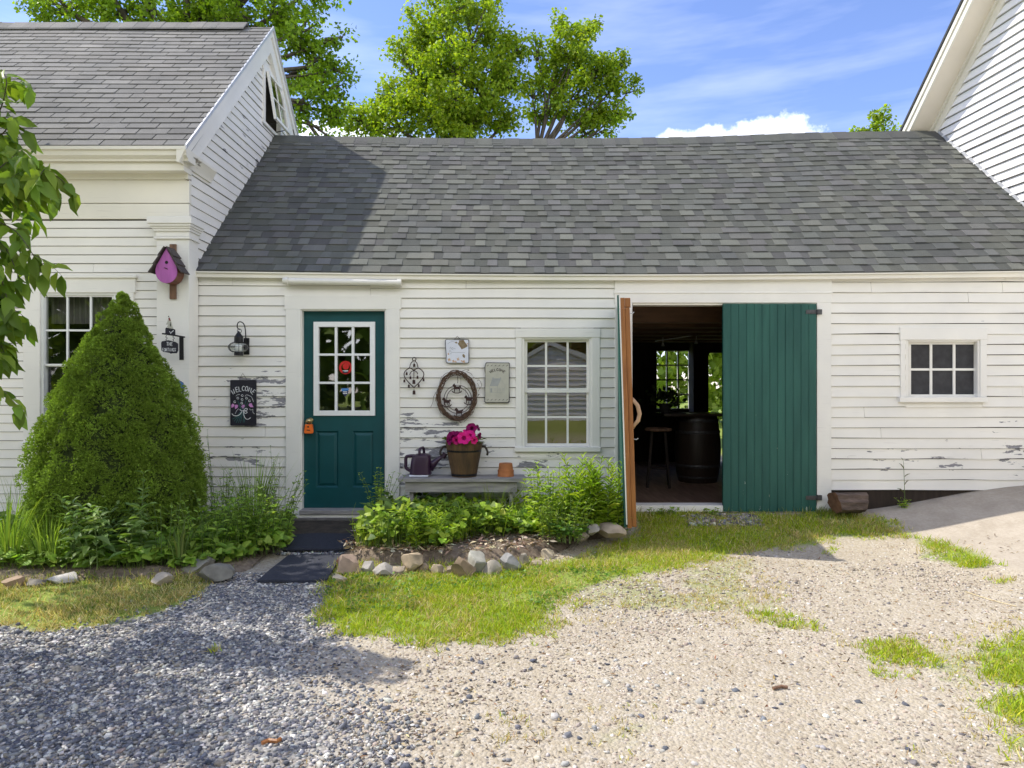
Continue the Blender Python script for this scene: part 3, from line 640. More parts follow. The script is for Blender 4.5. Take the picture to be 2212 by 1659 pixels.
for za, zb, nm in ((bw[2], (bw[2]+bw[3])/2, 'lower_sash'), ((bw[2]+bw[3])/2, bw[3], 'upper_sash')):
    b = MB(); xs = [bw[0]+(bw[1]-bw[0])*i/3 for i in range(4)]
    for x in xs: b.box(x-.012, x+.012, YB+.03, YB+.06, za, zb)
    for z in (za, (za+zb)/2, zb): b.box(bw[0], bw[1], YB+.032, YB+.058, z-.011, z+.011)
    b.build(nm, M['trim'], w)
# white pipe under the eave
b = MB(); py = -.085
b.tube([P(612, 607, py), P(866, 611, py)], .032, 16); b.tube([P(618, 607, py), P(623, 607, py)], .041, 16); b.tube([P(858, 611, py), P(867, 611.2, py)], .038, 16); b.build('white_pipe', mat('pvc_pipe', (.74, .72, .66), .35, .04), wing, smooth=True, auto=.6)
# ================================================================ BARN (right)
barn = empty('white_barn', (8, 0, 0), 'tall white clapboard barn gable with deep rake overhang, right of the wing', 'barn')
BO = Vector((5.72, 2.25, 0)); BU = Vector((.078, -1, 0)).normalized(); BN = Vector((-1, -.078, 0)).normalized()
def bp(s, n, z): q = BO+BU*s+BN*n; return (q.x, q.y, z)
zr0 = 5.12; RS = 3.6
b = MB(); b.mi = 0
def bl(z): s0 = max(-2.4, z+.30-zr0); return (s0, 2*RS-s0)
clap(b, BO, BU, BN, .47, zr0+RS-.35, .109, bl, (), .0008, .026, .04, gap=.008); b.build('wall', M['barn_siding'], barn)
b = MB(); b.prism([bp(-2.5, -.012, 0), bp(-2.5, -.012, zr0-2.55), bp(RS, -.012, zr0+RS-.05), bp(2*RS+2.5, -.012, zr0-2.55), bp(2*RS+2.5, -.012, 0)], (0, 0, 0), -BN*.1); b.build('sheathing', M['dark'], barn)
def slope_board(mb, n0, n1, d0, d1, s0=-2.9):
    p = [(s0, zr0+s0-d0), (RS, zr0+RS-d0), (RS, zr0+RS-d1), (s0, zr0+s0-d1)]
    mb.prism([bp(s, n0, z) for s, z in p], (0, 0, 0), BN*(n1-n0))
    mb.prism([bp(2*RS-s, n0, z) for s, z in p], (0, 0, 0), BN*(n1-n0))
b = MB(); slope_board(b, .315, .345, .0, .175); slope_board(b, .345, .362, -.004, .075); b.build('rake_board', M['crown'], barn)
b = MB(); slope_board(b, .03, .314, .15, .168); b.build('rake_soffit', M['soffit'], barn)
b = MB(); slope_board(b, .0, .03, .12, .345); slope_board(b, .03, .06, .168, .215); b.build('frieze_board', M['crown'], barn)
b = MB(); slope_board(b, -6, .375, -.055, -.012); b.build('roof', M['deck'], barn)
b = MB()
for i in range(17):                  # step flashing
    f0, f1 = i/17, (i+1)/17
    for_ = []
    y0 = WE[0]+(WR[0]-WE[0])*f0; y1 = WE[0]+(WR[0]-WE[0])*(f1+.03)
    s0, s1 = (2.25-y0)/1.003, (2.25-y1)/1.003; zz0 = WE[1]+(WR[1]-WE[1])*f0+.02; zz1 = WE[1]+(WR[1]-WE[1])*(f1+.03)+.02
    dz = .045+random.uniform(-.008, .01); q = sagw(5.7, (f0+f1)/2)
    b.prism([bp(s0, .022, zz0+q), bp(s0, .022, zz0+dz+q), bp(s1, .02, zz1+dz+q), bp(s1, .02, zz1+q)], (0, 0, 0), BN*.003)
b.build('step_flashing', M['flash'], barn)
# ================================================================ GROUND
def gpoly(pts): return [tuple(G(u, v)) for u, v in pts]
GR_MAIN = gpoly([(700, 1262), (735, 1240), (850, 1242), (1000, 1240), (1110, 1230), (1200, 1214), (1290, 1190), (1370, 1160), (1372, 1112), (1500, 1108), (1640, 1112), (1780, 1106), (1850, 1112), (1905, 1120), (1950, 1150), (1880, 1156), (1812, 1160), (1760, 1180), (1660, 1184), (1560, 1200), (1480, 1222), (1330, 1250), (1240, 1285), (1205, 1300), (1185, 1345), (1090, 1382), (1000, 1380), (930, 1395), (840, 1372), (770, 1374), (700, 1345)])
GR_LEFT = gpoly([(-200, 1246), (100, 1248), (300, 1246), (400, 1240), (470, 1250), (425, 1290), (340, 1325), (230, 1352), (80, 1366), (0, 1352), (-200, 1352)])
GR_RAMP = gpoly([(1972, 1164), (2030, 1172), (2090, 1188), (2138, 1212), (2110, 1226), (2050, 1212), (1990, 1206), (2010, 1190)])
GR_RIGHT = [gpoly(q) for q in ([(2105, 1405), (2160, 1380), (2330, 1350), (2330, 1500), (2140, 1478), (2100, 1450)], [(2110, 1530), (2180, 1495), (2330, 1480), (2330, 1580), (2190, 1572)], [(2150, 1600), (2240, 1580), (2240, 1625), (2170, 1620)])]
GR_TUFT = [gpoly(q) for q in ([(1915, 1392), (1960, 1388), (1975, 1402), (1930, 1408)], [(1865, 1412), (1900, 1402), (1935, 1420), (1890, 1430)], [(1940, 1418), (1990, 1412), (2005, 1435), (1950, 1432)], [(1640, 1330), (1690, 1322), (1765, 1352), (1700, 1362), (1650, 1352)], [(1900, 1455), (1935, 1450), (1940, 1468), (1905, 1468)], [(1770, 1190), (1795, 1186), (1800, 1196), (1775, 1198)], [(2130, 1248), (2170, 1252), (2195, 1266), (2150, 1262)], [(1350, 1308), (1400, 1305), (1400, 1318), (1355, 1320)], [(690, 1310), (740, 1300), (740, 1350), (690, 1340)], [(395, 1400), (450, 1396), (460, 1410), (400, 1412)])]
GR_SPARSE = [gpoly(q) for q in ([(1150, 1290), (1480, 1215), (1620, 1205), (1700, 1290), (1480, 1330), (1250, 1345)], [(1250, 1530), (1400, 1520), (1460, 1580), (1380, 1640), (1260, 1600)], [(1480, 1300), (1700, 1290), (1760, 1350), (1850, 1400), (1650, 1360), (1500, 1345)], [(1900, 1400), (2120, 1340), (2212, 1330), (2212, 1600), (2100, 1640), (1990, 1640), (2080, 1500), (1960, 1460)], [(1060, 1560), (1180, 1540), (1200, 1600), (1080, 1620)])]
BLUE = gpoly([(410, 1250), (545, 1235), (720, 1235), (712, 1300), (690, 1360), (640, 1400), (700, 1460), (760, 1560), (800, 1670), (-500, 1700), (-500, 1340), (20, 1352), (240, 1350), (420, 1290)])
BED_R = [tuple(q) for q in ([G(730, 1205), G(775, 1222), G(900, 1224), G(1010, 1224), G(1110, 1218), G(1190, 1202), G(1250, 1172), G(1330, 1165), G(1366, 1150)])]+[(fx(1372), -.02), (fx(838), -.02), (fx(775, -.4), -.4), (fx(765, -.8), -.8)]
BED_L = [tuple(q) for q in ([G(-300, 1256), G(60, 1258), G(300, 1252), G(480, 1248), G(560, 1225), G(630, 1170)])]+[(fx(636), -.02), (-3.2, -.02), (-3.2, -.22), (-7, -.22)]
def edge_dist(x, y, poly):
    d = np.full(np.shape(x), 9.0); n = len(poly)
    for i in range(n):
        a = np.array(poly[i]); c = np.array(poly[(i+1) % n]); e = c-a; t = np.clip(((x-a[0])*e[0]+(y-a[1])*e[1])/(e@e+1e-9), 0, 1)
        d = np.minimum(d, np.hypot(x-a[0]-t*e[0], y-a[1]-t*e[1]))
    return np.where(inpoly(x, y, poly), d, -d)
xs = np.unique(np.concatenate([np.linspace(-120, -7, 18), np.linspace(-7, -4.6, 12), np.arange(-4.6, 6.4, .05), np.linspace(6.4, 10, 12), np.linspace(10, 120, 18)]))
ys = np.unique(np.concatenate([np.linspace(-120, -7.5, 18), np.linspace(-7.5, -5, 12), np.arange(-5, .2, .05), np.linspace(.2, 6, 24), np.linspace(6, 160, 24)]))
X, Y = np.meshgrid(xs, ys, indexing='ij'); Z = gz(X, Y)+.012*(fnoise(X, Y, .9, 3)-.5)*(Y < -.3)-.06*ss(.02, .1, Y)*(1-ss(4.6, 4.7, Y))*0
nx_, ny_ = X.shape; idx = np.arange(nx_*ny_).reshape(nx_, ny_)
Fq = np.stack([idx[:-1, :-1], idx[1:, :-1], idx[1:, 1:], idx[:-1, 1:]], -1).reshape(-1, 4)
w = .07*(fnoise(X, Y, .35, 11)-.5)*4
gm = np.maximum.reduce([ss(-.06, .10, edge_dist(X, Y, q)+w*.6) for q in [GR_MAIN, GR_LEFT, GR_RAMP]+GR_RIGHT])
sp = np.maximum.reduce([ss(-.05, .25, edge_dist(X, Y, q)+w) for q in GR_SPARSE])*.45*ss(.35, .6, fnoise(X, Y, .3, 21))
gm = np.maximum(gm, sp); gm = np.maximum(gm, ss(4.8, 5.5, Y)); gm = np.maximum(gm, ss(-9, -14, Y))
bm = ss(-.25, .35, edge_dist(X, Y, BLUE)+w*1.6)
cm = ss(-.12, .1, (X-(3.42+.28*np.clip(-Y, 0, 9)))+w*.25)*ss(-2.6, -2.0, Y)*(Y < .3)
me_cols = np.stack([gm, bm, cm, np.ones_like(gm)], -1).reshape(-1, 4).astype(np.float32)
me = bpy.data.meshes.new('ground'); me.from_pydata(np.stack([X, Y, Z], -1).reshape(-1, 3).tolist(), [], Fq.tolist())
at = me.color_attributes.new('Cover', 'FLOAT_COLOR', 'POINT'); at.data.foreach_set('color', me_cols.ravel())
k = NT('gravel_and_turf'); p = k.pos(); a = k.n('ShaderNodeSeparateColor'); k.l(k.attr('Cover'), a.inputs[0])
n1 = k.noise(p, 2.2, 5); n2 = k.noise(p, 38, 4, .65); n3 = k.noise(p, 130, 2, .7)
tan = k.mix(k.range(n1, .3, .7), (.40, .345, .265), (.48, .425, .335)); tan = k.mix(k.range(n2, .3, .6), k.mix(1.0, tan, (.82, .79, .74), 'MULTIPLY'), tan)
vo = k.n('ShaderNodeTexVoronoi'); vo.inputs['Scale'].default_value = 62; k.l(p, vo.inputs['Vector'])
vs_ = k.n('ShaderNodeSeparateColor'); k.l(vo.outputs['Color'], vs_.inputs[0])
tan = k.mix(k.range(vs_.outputs[0], .55, 1, 0, .5), tan, (.56, .52, .47)); tan = k.mix(k.range(vs_.outputs[1], .90, .95, 0, .4), tan, (.22, .19, .17))
blue = k.mix(vs_.outputs[0], (.16, .163, .18), (.34, .33, .315)); blue = k.mix(k.range(vs_.outputs[2], .8, .95), blue, (.44, .41, .36))
conc = k.mix(k.range(n2, .3, .7), (.40, .35, .295), (.47, .42, .355)); conc = k.mix(k.range(k.noise(p, 4.5, 6, .65), .35, .62), k.mix(1.0, conc, (.84, .83, .81), 'MULTIPLY'), conc)
gr = k.mix(k.range(n2, .35, .65), (.17, .25, .035), (.28, .31, .08))
c = k.mix(a.outputs[1], tan, blue); c = k.mix(k.math('MULTIPLY', a.outputs[2], .95), c, conc)
gmask = k.math('MULTIPLY', a.outputs[0], k.range(k.math('ADD', k.noise(p, 14, 4), k.math('MULTIPLY', a.outputs[0], .6)), .45, .7), True)
c = k.mix(gmask, c, gr); k.set(Base_Color=c, Roughness=.95, Specular_IOR_Level=.15)
hh = k.math('ADD', k.math('MULTIPLY', k.math('SUBTRACT', 1.0, vo.outputs['Distance']), k.math('SUBTRACT', 1.0, k.math('MULTIPLY', a.outputs[2], .85))), k.math('MULTIPLY', n3, .5)); k.bump(hh, .008)
tag(link('ground', me, k.m, smooth=True), kind='structure')
# ---- garden soil
def bed(name, poly, h, y_back):
    xs = np.arange(min(p[0] for p in poly), max(p[0] for p in poly), .05); ys = np.arange(min(p[1] for p in poly)-.05, y_back, .05)
    X, Y = np.meshgrid(xs, ys, indexing='ij'); d = edge_dist(X, Y, poly)
    Z = np.maximum(gz(X, Y)*0+h*ss(-.0, .16, d)+.05*(fnoise(X, Y, .16, 5)-.5)*ss(0, .1, d), gz(X, Y)*ss(0, .1, d)+.02)-.03*(d < .02)
    keep = d > -.04; idx = -np.ones(X.shape, int); idx[keep] = np.arange(keep.sum())
    q = np.stack([idx[:-1, :-1], idx[1:, :-1], idx[1:, 1:], idx[:-1, 1:]], -1).reshape(-1, 4); q = q[(q >= 0).all(1)]
    me = bpy.data.meshes.new(name); me.from_pydata(np.stack([X[keep], Y[keep], Z[keep]], -1).tolist(), [], q.tolist())
    return tag(link(name, me, mat('mulched_soil', (.11, .08, .058), .95, 0, 26, bump=.02, col2=(.24, .19, .14)), smooth=True), kind='structure')
bed('garden_soil', BED_R, .11, 0); bed('garden_soil', BED_L, .05, 0)
# ---- gravel (uncountable)
def sample(poly_or_box, n, dens):
    x0, x1, y0, y1 = poly_or_box; x = rng.uniform(x0, x1, n); y = rng.uniform(y0, y1, n); k = rng.random(n) < dens(x, y); return x[k], y[k]
def view_ok(x, y): d = y+D; return (np.abs(x) < .80*d+.25) & (d > 2.3)
def pals(c, n, j): c = np.array(c)[rng.integers(0, len(c), n)]; return np.clip(c*(1+rng.normal(0, j, (n, 1)))*(1+rng.normal(0, .02, (n, 3))), .01, .9)
def stones(x, y, size, cols, sink=.35, flat=(.45, .75)):
    n = len(x); s = size*np.exp(rng.normal(0, .28, n)); sc = np.stack([s*rng.uniform(.8, 1.35, n), s*rng.uniform(.6, 1.0, n), s*rng.uniform(*flat, n)], -1)
    R = rotz(n); tl = rng.normal(0, .28, (n, 2)); T = np.repeat(np.eye(3)[None], n, 0); T[:, 0, 2] = tl[:, 0]; T[:, 2, 0] = -tl[:, 0]; T[:, 1, 2] = tl[:, 1]; T[:, 2, 1] = -tl[:, 1]; R = R@T
    v, f, c = inst(ICO[0], ICO[1], R, sc, np.stack([x, y, gz(x, y)+sc[:, 2]*(1-2*sink)], -1), cols)
    v += rng.normal(0, 1, v.shape)*.19*np.repeat(s, 12)[:, None]*np.array([1, 1, .6]); return v, f, c
PB = [(.12, .125, .15), (.17, .175, .195), (.085, .09, .112), (.13, .135, .16), (.26, .26, .262), (.38, .37, .355), (.45, .43, .39), (.2, .19, .185), (.30, .265, .22), (.56, .54, .50)]
PT = [(.47, .41, .34), (.42, .36, .29), (.52, .47, .41), (.36, .30, .24), (.44, .37, .30), (.27, .23, .19), (.17, .155, .155), (.58, .55, .51), (.40, .34, .27)]
parts = []
dB = lambda x, y: view_ok(x, y)*ss(-.35, .25, edge_dist(x, y, BLUE)+(fnoise(x, y, .5, 8)-.5)*.5)*(1-.9*(inpoly(x, y, GR_LEFT)|inpoly(x, y, GR_MAIN)))
x, y = sample((-4.2, .2, -4.7, -1.7), 80000, dB); parts.append(stones(x, y, .0084, pals(PB, len(x), .18), flat=(.35, .62)))
allg = lambda x, y: np.maximum.reduce([edge_dist(x, y, q) for q in [GR_MAIN, GR_LEFT]+GR_RIGHT])
dT = lambda x, y: view_ok(x, y)*(edge_dist(x, y, BLUE) < .1)*(allg(x, y) < .03)*(x < 3.35-.0*y+.28*np.clip(-y, 0, 9)+.05)*np.clip(.25+1.4*(fnoise(x, y, .6, 9)-.35), .12, 1)
x, y = sample((-1.2, 4.2, -4.7, -.8), 46000, dT); parts.append(stones(x, y, .0062, pals(PT, len(x), .10), .5))
dD = lambda x, y: view_ok(x, y)*(edge_dist(x, y, BLUE) < .2)*(allg(x, y) < .0)*(x < 3.5)*ss(2.6, -.6, x)*(.35+.65*ss(-3, -4.2, y))
x, y = sample((-1.2, 4.0, -4.7, -1.0), 3600, dT); parts.append(stones(x, y, .0105, pals(PT, len(x), .16), .5))
x, y = sample((-1.2, 3.6, -4.7, -1.6), 1100, dD); parts.append(stones(x, y, .0115, pals(PB[:7], len(x), .14), .4))
x, y = sample((fx(1480, -.25), fx(1640, -.25), -.42, -.13), 900, lambda x, y: fnoise(x, y, .12, 4) > .4); parts.append(stones(x, y, .014, pal(PB, len(x), .16), .2))
x, y = sample((fx(615, -.9), fx(770, -.9), -1.16, -1.04), 260, lambda x, y: x > -9); parts.append(stones(x, y, .013, pal(PB, len(x), .16), .1))
tag(bulk('gravel', parts, M['stones']), 'loose blue grey and tan gravel on the drive', 'gravel', kind='stuff')
# litter of straw and dead leaf bits
x, y = sample((-1.2, 5.4, -4.6, -.9), 9500, lambda x, y: view_ok(x, y)*(edge_dist(x, y, BLUE) < .1)*np.clip(.15+2.2*(fnoise(x, y, .8, 31)-.42), .05, 1))
n = len(x); d = np.stack([rng.normal(size=n), rng.normal(size=n), rng.normal(0, .25, n)], -1)
cs = pal([(.34, .24, .12), (.22, .13, .07), (.48, .38, .22), (.10, .07, .05)], n)
lp = inst(*LEAF4, frames(d, np.tile([0, 0, 1.], (n, 1))+rng.normal(0, .4, (n, 3))), np.stack([rng.uniform(.003, .011, n), rng.uniform(.012, .05, n), np.full(n, .02)], -1), np.stack([x, y, gz(x, y)+.006], -1), cs)
tag(bulk('leaf_litter', [lp], M['stones']), 'scattered dead leaf and straw bits on tan gravel', 'litter', kind='stuff')
# ---- grass (uncountable)
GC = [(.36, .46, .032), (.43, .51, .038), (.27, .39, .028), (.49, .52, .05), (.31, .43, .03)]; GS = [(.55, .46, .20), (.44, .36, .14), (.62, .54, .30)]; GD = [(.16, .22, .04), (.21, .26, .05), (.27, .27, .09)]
def blades(x, y, h, wd, cols, lean=.55):
    n = len(x); d = rng.normal(0, lean, (n, 3)); d[:, 2] = 1; a = rng.uniform(0, 6.28, n); up = np.stack([np.cos(a), np.sin(a), np.zeros(n)], -1)
    hh = h*rng.uniform(.5, 1.3, n); S = np.stack([wd*rng.uniform(.7, 1.4, n), hh, hh*2.2], -1); return inst(*BLADE, frames(d, up), S, np.stack([x, y, gz(x, y)-.003], -1), cols)
def tufts(x, y, m, spread):
    return (np.repeat(x, m)+rng.normal(0, spread, len(x)*m), np.repeat(y, m)+rng.normal(0, spread, len(y)*m))
def patch(poly, dens, h, wd, straw=.16, cols=GC, edge=.08, m=7, spread=.014):
    x0, x1 = min(p[0] for p in poly), max(p[0] for p in poly); y0, y1 = min(p[1] for p in poly), max(p[1] for p in poly)
    n = int((x1-x0+.2)*(y1-y0+.2)*dens/m)
    x, y = sample((x0-.1, x1+.1, y0-.1, y1+.1), n, lambda x, y: ss(-edge, edge, edge_dist(x, y, poly)+(fnoise(x, y, .22, 2)-.5)*.28)*np.clip(.25+2.0*(fnoise(x, y, .45, 12)-.25), .12, 1))
    x, y = tufts(x, y, m, spread); n = len(x); s = fnoise(x, y, .35, 17)+rng.normal(0, .22, n); cl = np.where((s > 1-straw*2.4)[:, None], pal(GS, n), pal(cols, n)); return blades(x, y, h, wd, cl)
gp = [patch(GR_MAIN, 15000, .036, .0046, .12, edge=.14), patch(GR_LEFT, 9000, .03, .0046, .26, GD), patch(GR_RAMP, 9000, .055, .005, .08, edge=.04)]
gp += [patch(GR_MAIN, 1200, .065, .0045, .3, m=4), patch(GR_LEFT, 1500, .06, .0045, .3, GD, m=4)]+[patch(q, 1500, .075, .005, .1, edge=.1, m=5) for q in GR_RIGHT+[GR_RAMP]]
gp += [patch(q, 7500, .04, .005, .14, edge=.06) for q in GR_RIGHT]+[patch(q, 7000, .04, .005, .12, edge=.02) for q in GR_TUFT]+[patch(q, 2300, .026, .0042, .34) for q in GR_SPARSE]
bx = [(fx(1372, -.15), fx(1760, -.15), -.42, -.03), (fx(1766, -.1), fx(1850, -.1), -.25, -.03)]
for q in bx:
    x, y = sample(q, 700, lambda x, y: rng.random(len(x)) < .6*(1-inpoly(x, y, [(fx(1480, -.25), -.42), (fx(1640, -.25), -.42), (fx(1640, -.25), -.13), (fx(1480, -.25), -.13)]))); gp.append(blades(x, y, .075, .005, pal(GD, len(x)), .4))
x, y = sample((-4.9, -2.1, -2.0, -1.66), 1700, lambda x, y: rng.random(len(x)) < .6); gp.append(blades(x, y, .075, .005, pal(GD+GC[:1]+GS[:1], len(x)), .5))
x, y = sample((-1.5, .9, -1.66, -1.36), 2600, lambda x, y: (fnoise(x, y, .15, 2) > .42)); gp.append(blades(x, y, .06, .005, pal(GC+GS, len(x)), .5))
tag(bulk('grass', gp, M['grass']), 'short bright green and straw coloured grass', 'grass', kind='stuff')
# clover leaves in the sunlit turf
x, y = sample((-1.7, 1.2, -2.6, -1.6), 2600, lambda x, y: inpoly(x, y, GR_MAIN)*(fnoise(x, y, .4, 41) > .52)); n = len(x)
v1 = inst(*HEART, frames(np.stack([rng.normal(size=n), rng.normal(size=n), np.full(n, .1)], -1), np.tile([0, -.2, 1.], (n, 1))+rng.normal(0, .3, (n, 3))), rng.uniform(.012, .026, n), np.stack([x, y, gz(x, y)+rng.uniform(.012, .035, n)], -1), pal([(.10, .2, .02), (.15, .25, .03)], n))
tag(bulk('clover', [v1], M['leaf']), 'patches of clover leaves in the sunlit grass', 'clover', kind='stuff')
# ================================================================ ROCKS, MATS, STEP
def rock(u, v, w, h, col, label, Yr=None, cat='rock', grp='rocks edging the flower bed', seed=0, slab=0, dz=0, deep=.8):
    g = G(u, v+h*.42) if Yr is None else np.array([fx(u, Yr), Yr]); s = (g[1]+D)/F*1.12
    zc = fz(v, g[1])-.008+dz+(.035 if Yr is not None and cat == 'rock' and u > 700 else 0); r = np.random.default_rng(seed); sx, sz = w*s/2, h*s/2
    bm_ = []; T = np.array(ICO[0]); Fc = [tuple(f) for f in ICO[1]]
    cache = {}; V = [tuple(p) for p in T]                        # two subdivisions
    for _ in range(2):
        nf = []
        def mid(a, c):
            q = (min(a, c), max(a, c))
            if q not in cache: cache[q] = len(V); V.append(tuple((np.array(V[a])+np.array(V[c]))/np.linalg.norm(np.array(V[a])+np.array(V[c]))))
            return cache[q]
        for a, b_, c in Fc: x, y_, z = mid(a, b_), mid(b_, c), mid(c, a); nf += [(a, x, z), (b_, y_, x), (c, z, y_), (x, y_, z)]
        Fc = nf
    V = np.array(V)
    for _ in range(17):                                          # chop with random planes for a broken stone
        nn = nrm(r.normal(size=3)); dd = r.uniform(.44, .82); q = V@nn-dd; V = V-np.outer(np.maximum(q, 0), nn)
    V = V*(1+r.normal(0, .02, (len(V), 1))); V /= np.abs(V).max(0)
    V = V*np.array([sx, max(sx, sz)*deep, sz]);
    if slab: a = math.radians(slab); V = V@np.array([[math.cos(a), 0, -math.sin(a)], [0, 1, 0], [math.sin(a), 0, math.cos(a)]]).T
    m = MB(); m.col = (col[0]*.78, col[1]*.74, col[2]*.68); m.add(V+np.array([g[0], g[1]+max(sx, sz)*deep*.5, zc]), Fc); o = m.build('rock', M['rock'], auto=.45)
    return tag(o, label, cat, grp)
TN, PK, GY, DG, CR = (.46, .38, .28), (.47, .36, .29), (.38, .37, .36), (.22, .21, .2), (.52, .46, .36)
L_ = [(752, 1222, 44, 46, PK, 'big rounded pinkish rock at the left end of the sunlit bed edge'),
 (738, 1214, 30, 34, (.20, .10, .06), 'dark reddish stone beside the mat, behind the pinkish end rock'),
 (731, 1252, 30, 18, CR, 'small flat pale stone in grass below the pinkish end rock'),
 (792, 1226, 36, 34, GY, 'grey angular stone right beside the pinkish end rock'),
 (820, 1236, 58, 32, GY, 'long low grey stone at the foot of the bed edge'),
 (828, 1207, 42, 26, (.42, .37, .33), 'flat stone lying above the long low grey stone', -1.36),
 (858, 1203, 28, 34, CR, 'narrow cream stone leaning just left of the square tan block', -1.34),
 (888, 1219, 46, 48, TN, 'square tan block rock in the bed edge'),
 (928, 1205, 30, 26, (.40, .34, .22), 'small mossy tan stone right of the square tan block', -1.35),
 (962, 1202, 46, 26, CR, 'flat cream slab stone in the middle of the bed edge', -1.34),
 (1000, 1226, 50, 52, (.30, .23, .16), 'brown triangular rock left of the split grey wedge'),
 (1034, 1218, 42, 54, (.40, .41, .38), 'upright split grey wedge stone in the bed edge'),
 (1066, 1226, 44, 42, (.5, .47, .44), 'white grey lump right of the split grey wedge'),
 (1102, 1216, 42, 46, (.33, .34, .36), 'blue grey rock at the right end of the front edge'),
 (1134, 1212, 24, 32, (.30, .28, .25), 'small grey stone tucked right of the blue grey rock'),
 (1186, 1210, 32, 28, CR, 'lone cream stone in grass right of the blue grey rock', -1.24),
 (1232, 1154, 40, 22, (.5, .48, .45), 'pale flat stone at the back right under the leafy weeds', -0.98),
 (1256, 1170, 30, 26, (.3, .27, .24), 'small dark stone below the pale flat stone at back right', -1.02),
 (1278, 1156, 36, 26, (.36, .35, .33), 'grey stone between the pale flat stone and the broad tan boulder', -0.98),
 (1322, 1155, 60, 32, (.45, .38, .31), 'broad tan boulder nearest the brown barn door edge', -0.95),
 (772, 1233, 24, 20, TN, 'small brown filler stone between the pinkish end rock and the grey angular stone'),
 (856, 1234, 34, 26, (.36, .31, .25), 'brownish grey stone low between the long grey stone and square tan block'),
 (916, 1228, 26, 24, (.33, .27, .2), 'small brown stone leaning on the right side of the square tan block'),
 (946, 1230, 36, 26, (.42, .36, .28), 'low tan stone under the flat cream slab'),
 (976, 1232, 24, 22, (.3, .25, .2), 'small dark brown stone touching the brown triangular rock'),
 (1156, 1216, 26, 20, (.38, .33, .27), 'small tan stone between the blue grey rock and the lone cream stone')]
for i, q in enumerate(L_): rock(*q[:6], Yr=q[6] if len(q) > 6 else None, seed=i+3, slab=[0, 12, -8, 20, -5][i % 5])
for i, q in enumerate([(124, 1254, 74, 24, (.50, .50, .52), 'flat whitish stone at the foot of the left bed'),
 (26, 1258, 46, 26, (.36, .27, .2), 'half buried reddish stone at far left of the bed'),
 (70, 1258, 44, 20, (.2, .19, .18), 'dark low stone between the reddish and whitish stones'),
 (342, 1254, 44, 30, (.44, .40, .35), 'pale lump stone left of the leaning grey slab'),
 (420, 1230, 92, 30, (.30, .30, .29), 'long grey slab leaning on a boulder beside the path'),
 (456, 1242, 72, 44, (.24, .245, .23), 'grey boulder under the leaning slab beside the path')]): rock(*q, seed=i+40, grp='rocks edging the shaded bed', slab=[0, 0, 0, 0, 20, -14][i], dz=.02 if i == 4 else 0, Yr=-1.72 if i == 4 else None)
def matmesh(name, pts, label):
    m = MB(); n = 10; vs = []
    for i in range(n+1):
        for j in range(n+1):
            a, c = i/n, j/n; q = (1-a)*((1-c)*pts[0]+c*pts[3])+a*((1-c)*pts[1]+c*pts[2]); vs.append((q[0], q[1], q[2]+.004*math.sin(a*7+c*5)))
    N = len(vs); fs = [(i*(n+1)+j, (i+1)*(n+1)+j, (i+1)*(n+1)+j+1, i*(n+1)+j+1) for i in range(n) for j in range(n)]
    m.add(vs, fs); b_ = [i*(n+1) for i in range(n+1)]+[n*(n+1)+j for j in range(1, n+1)]+[i*(n+1)+n for i in range(n-1, -1, -1)]+[j for j in range(n-1, 0, -1)]
    lo = [(vs[i][0], vs[i][1], vs[i][2]-.018) for i in b_]; k = len(b_); m.add([vs[i] for i in b_]+lo, [(i, i+k, (i+1) % k+k, (i+1) % k) for i in range(k)])
    return tag(m.build(name, M['mat']), label, 'mat')
def gp3(u, v, z): d = (H-z)*F/(v-CY); return np.array([(u-CX)*d/F, d-D, z])
matmesh('path_mat', [gp3(556, 1254, .026), gp3(706, 1252, .026), gp3(740, 1196, .03), gp3(622, 1198, .03)], 'dark blue black rubber mat lying on the gravel path')
matmesh('step_mat', [gp3(618, 1186, .045), gp3(764, 1184, .045), gp3(764, 1151, .085), gp3(632, 1153, .085)], 'dark mat on the sloping step just below the entry door')
m = MB(); m.ub(628, 850, 1120.5, 1150, -.14, .0); tag(m.build('door_step', M['concrete_step'], bevel=.008), 'grey brown concrete step under the teal entry door', 'step')
m = MB(); m.add([gp3(620, 1187, .0), gp3(770, 1186, .0), (fx(768, -.13), -.13, .0), (fx(625, -.13), -.13, .0), gp3(622, 1186, .026), gp3(768, 1185, .026), (fx(768, -.13), -.13, .092), (fx(625, -.13), -.13, .092)], [(0, 3, 2, 1), (4, 5, 6, 7), (0, 1, 5, 4), (1, 2, 6, 5), (2, 3, 7, 6), (3, 0, 4, 7)])
tag(m.build('step_ramp', M['stone_dark']), kind='structure')
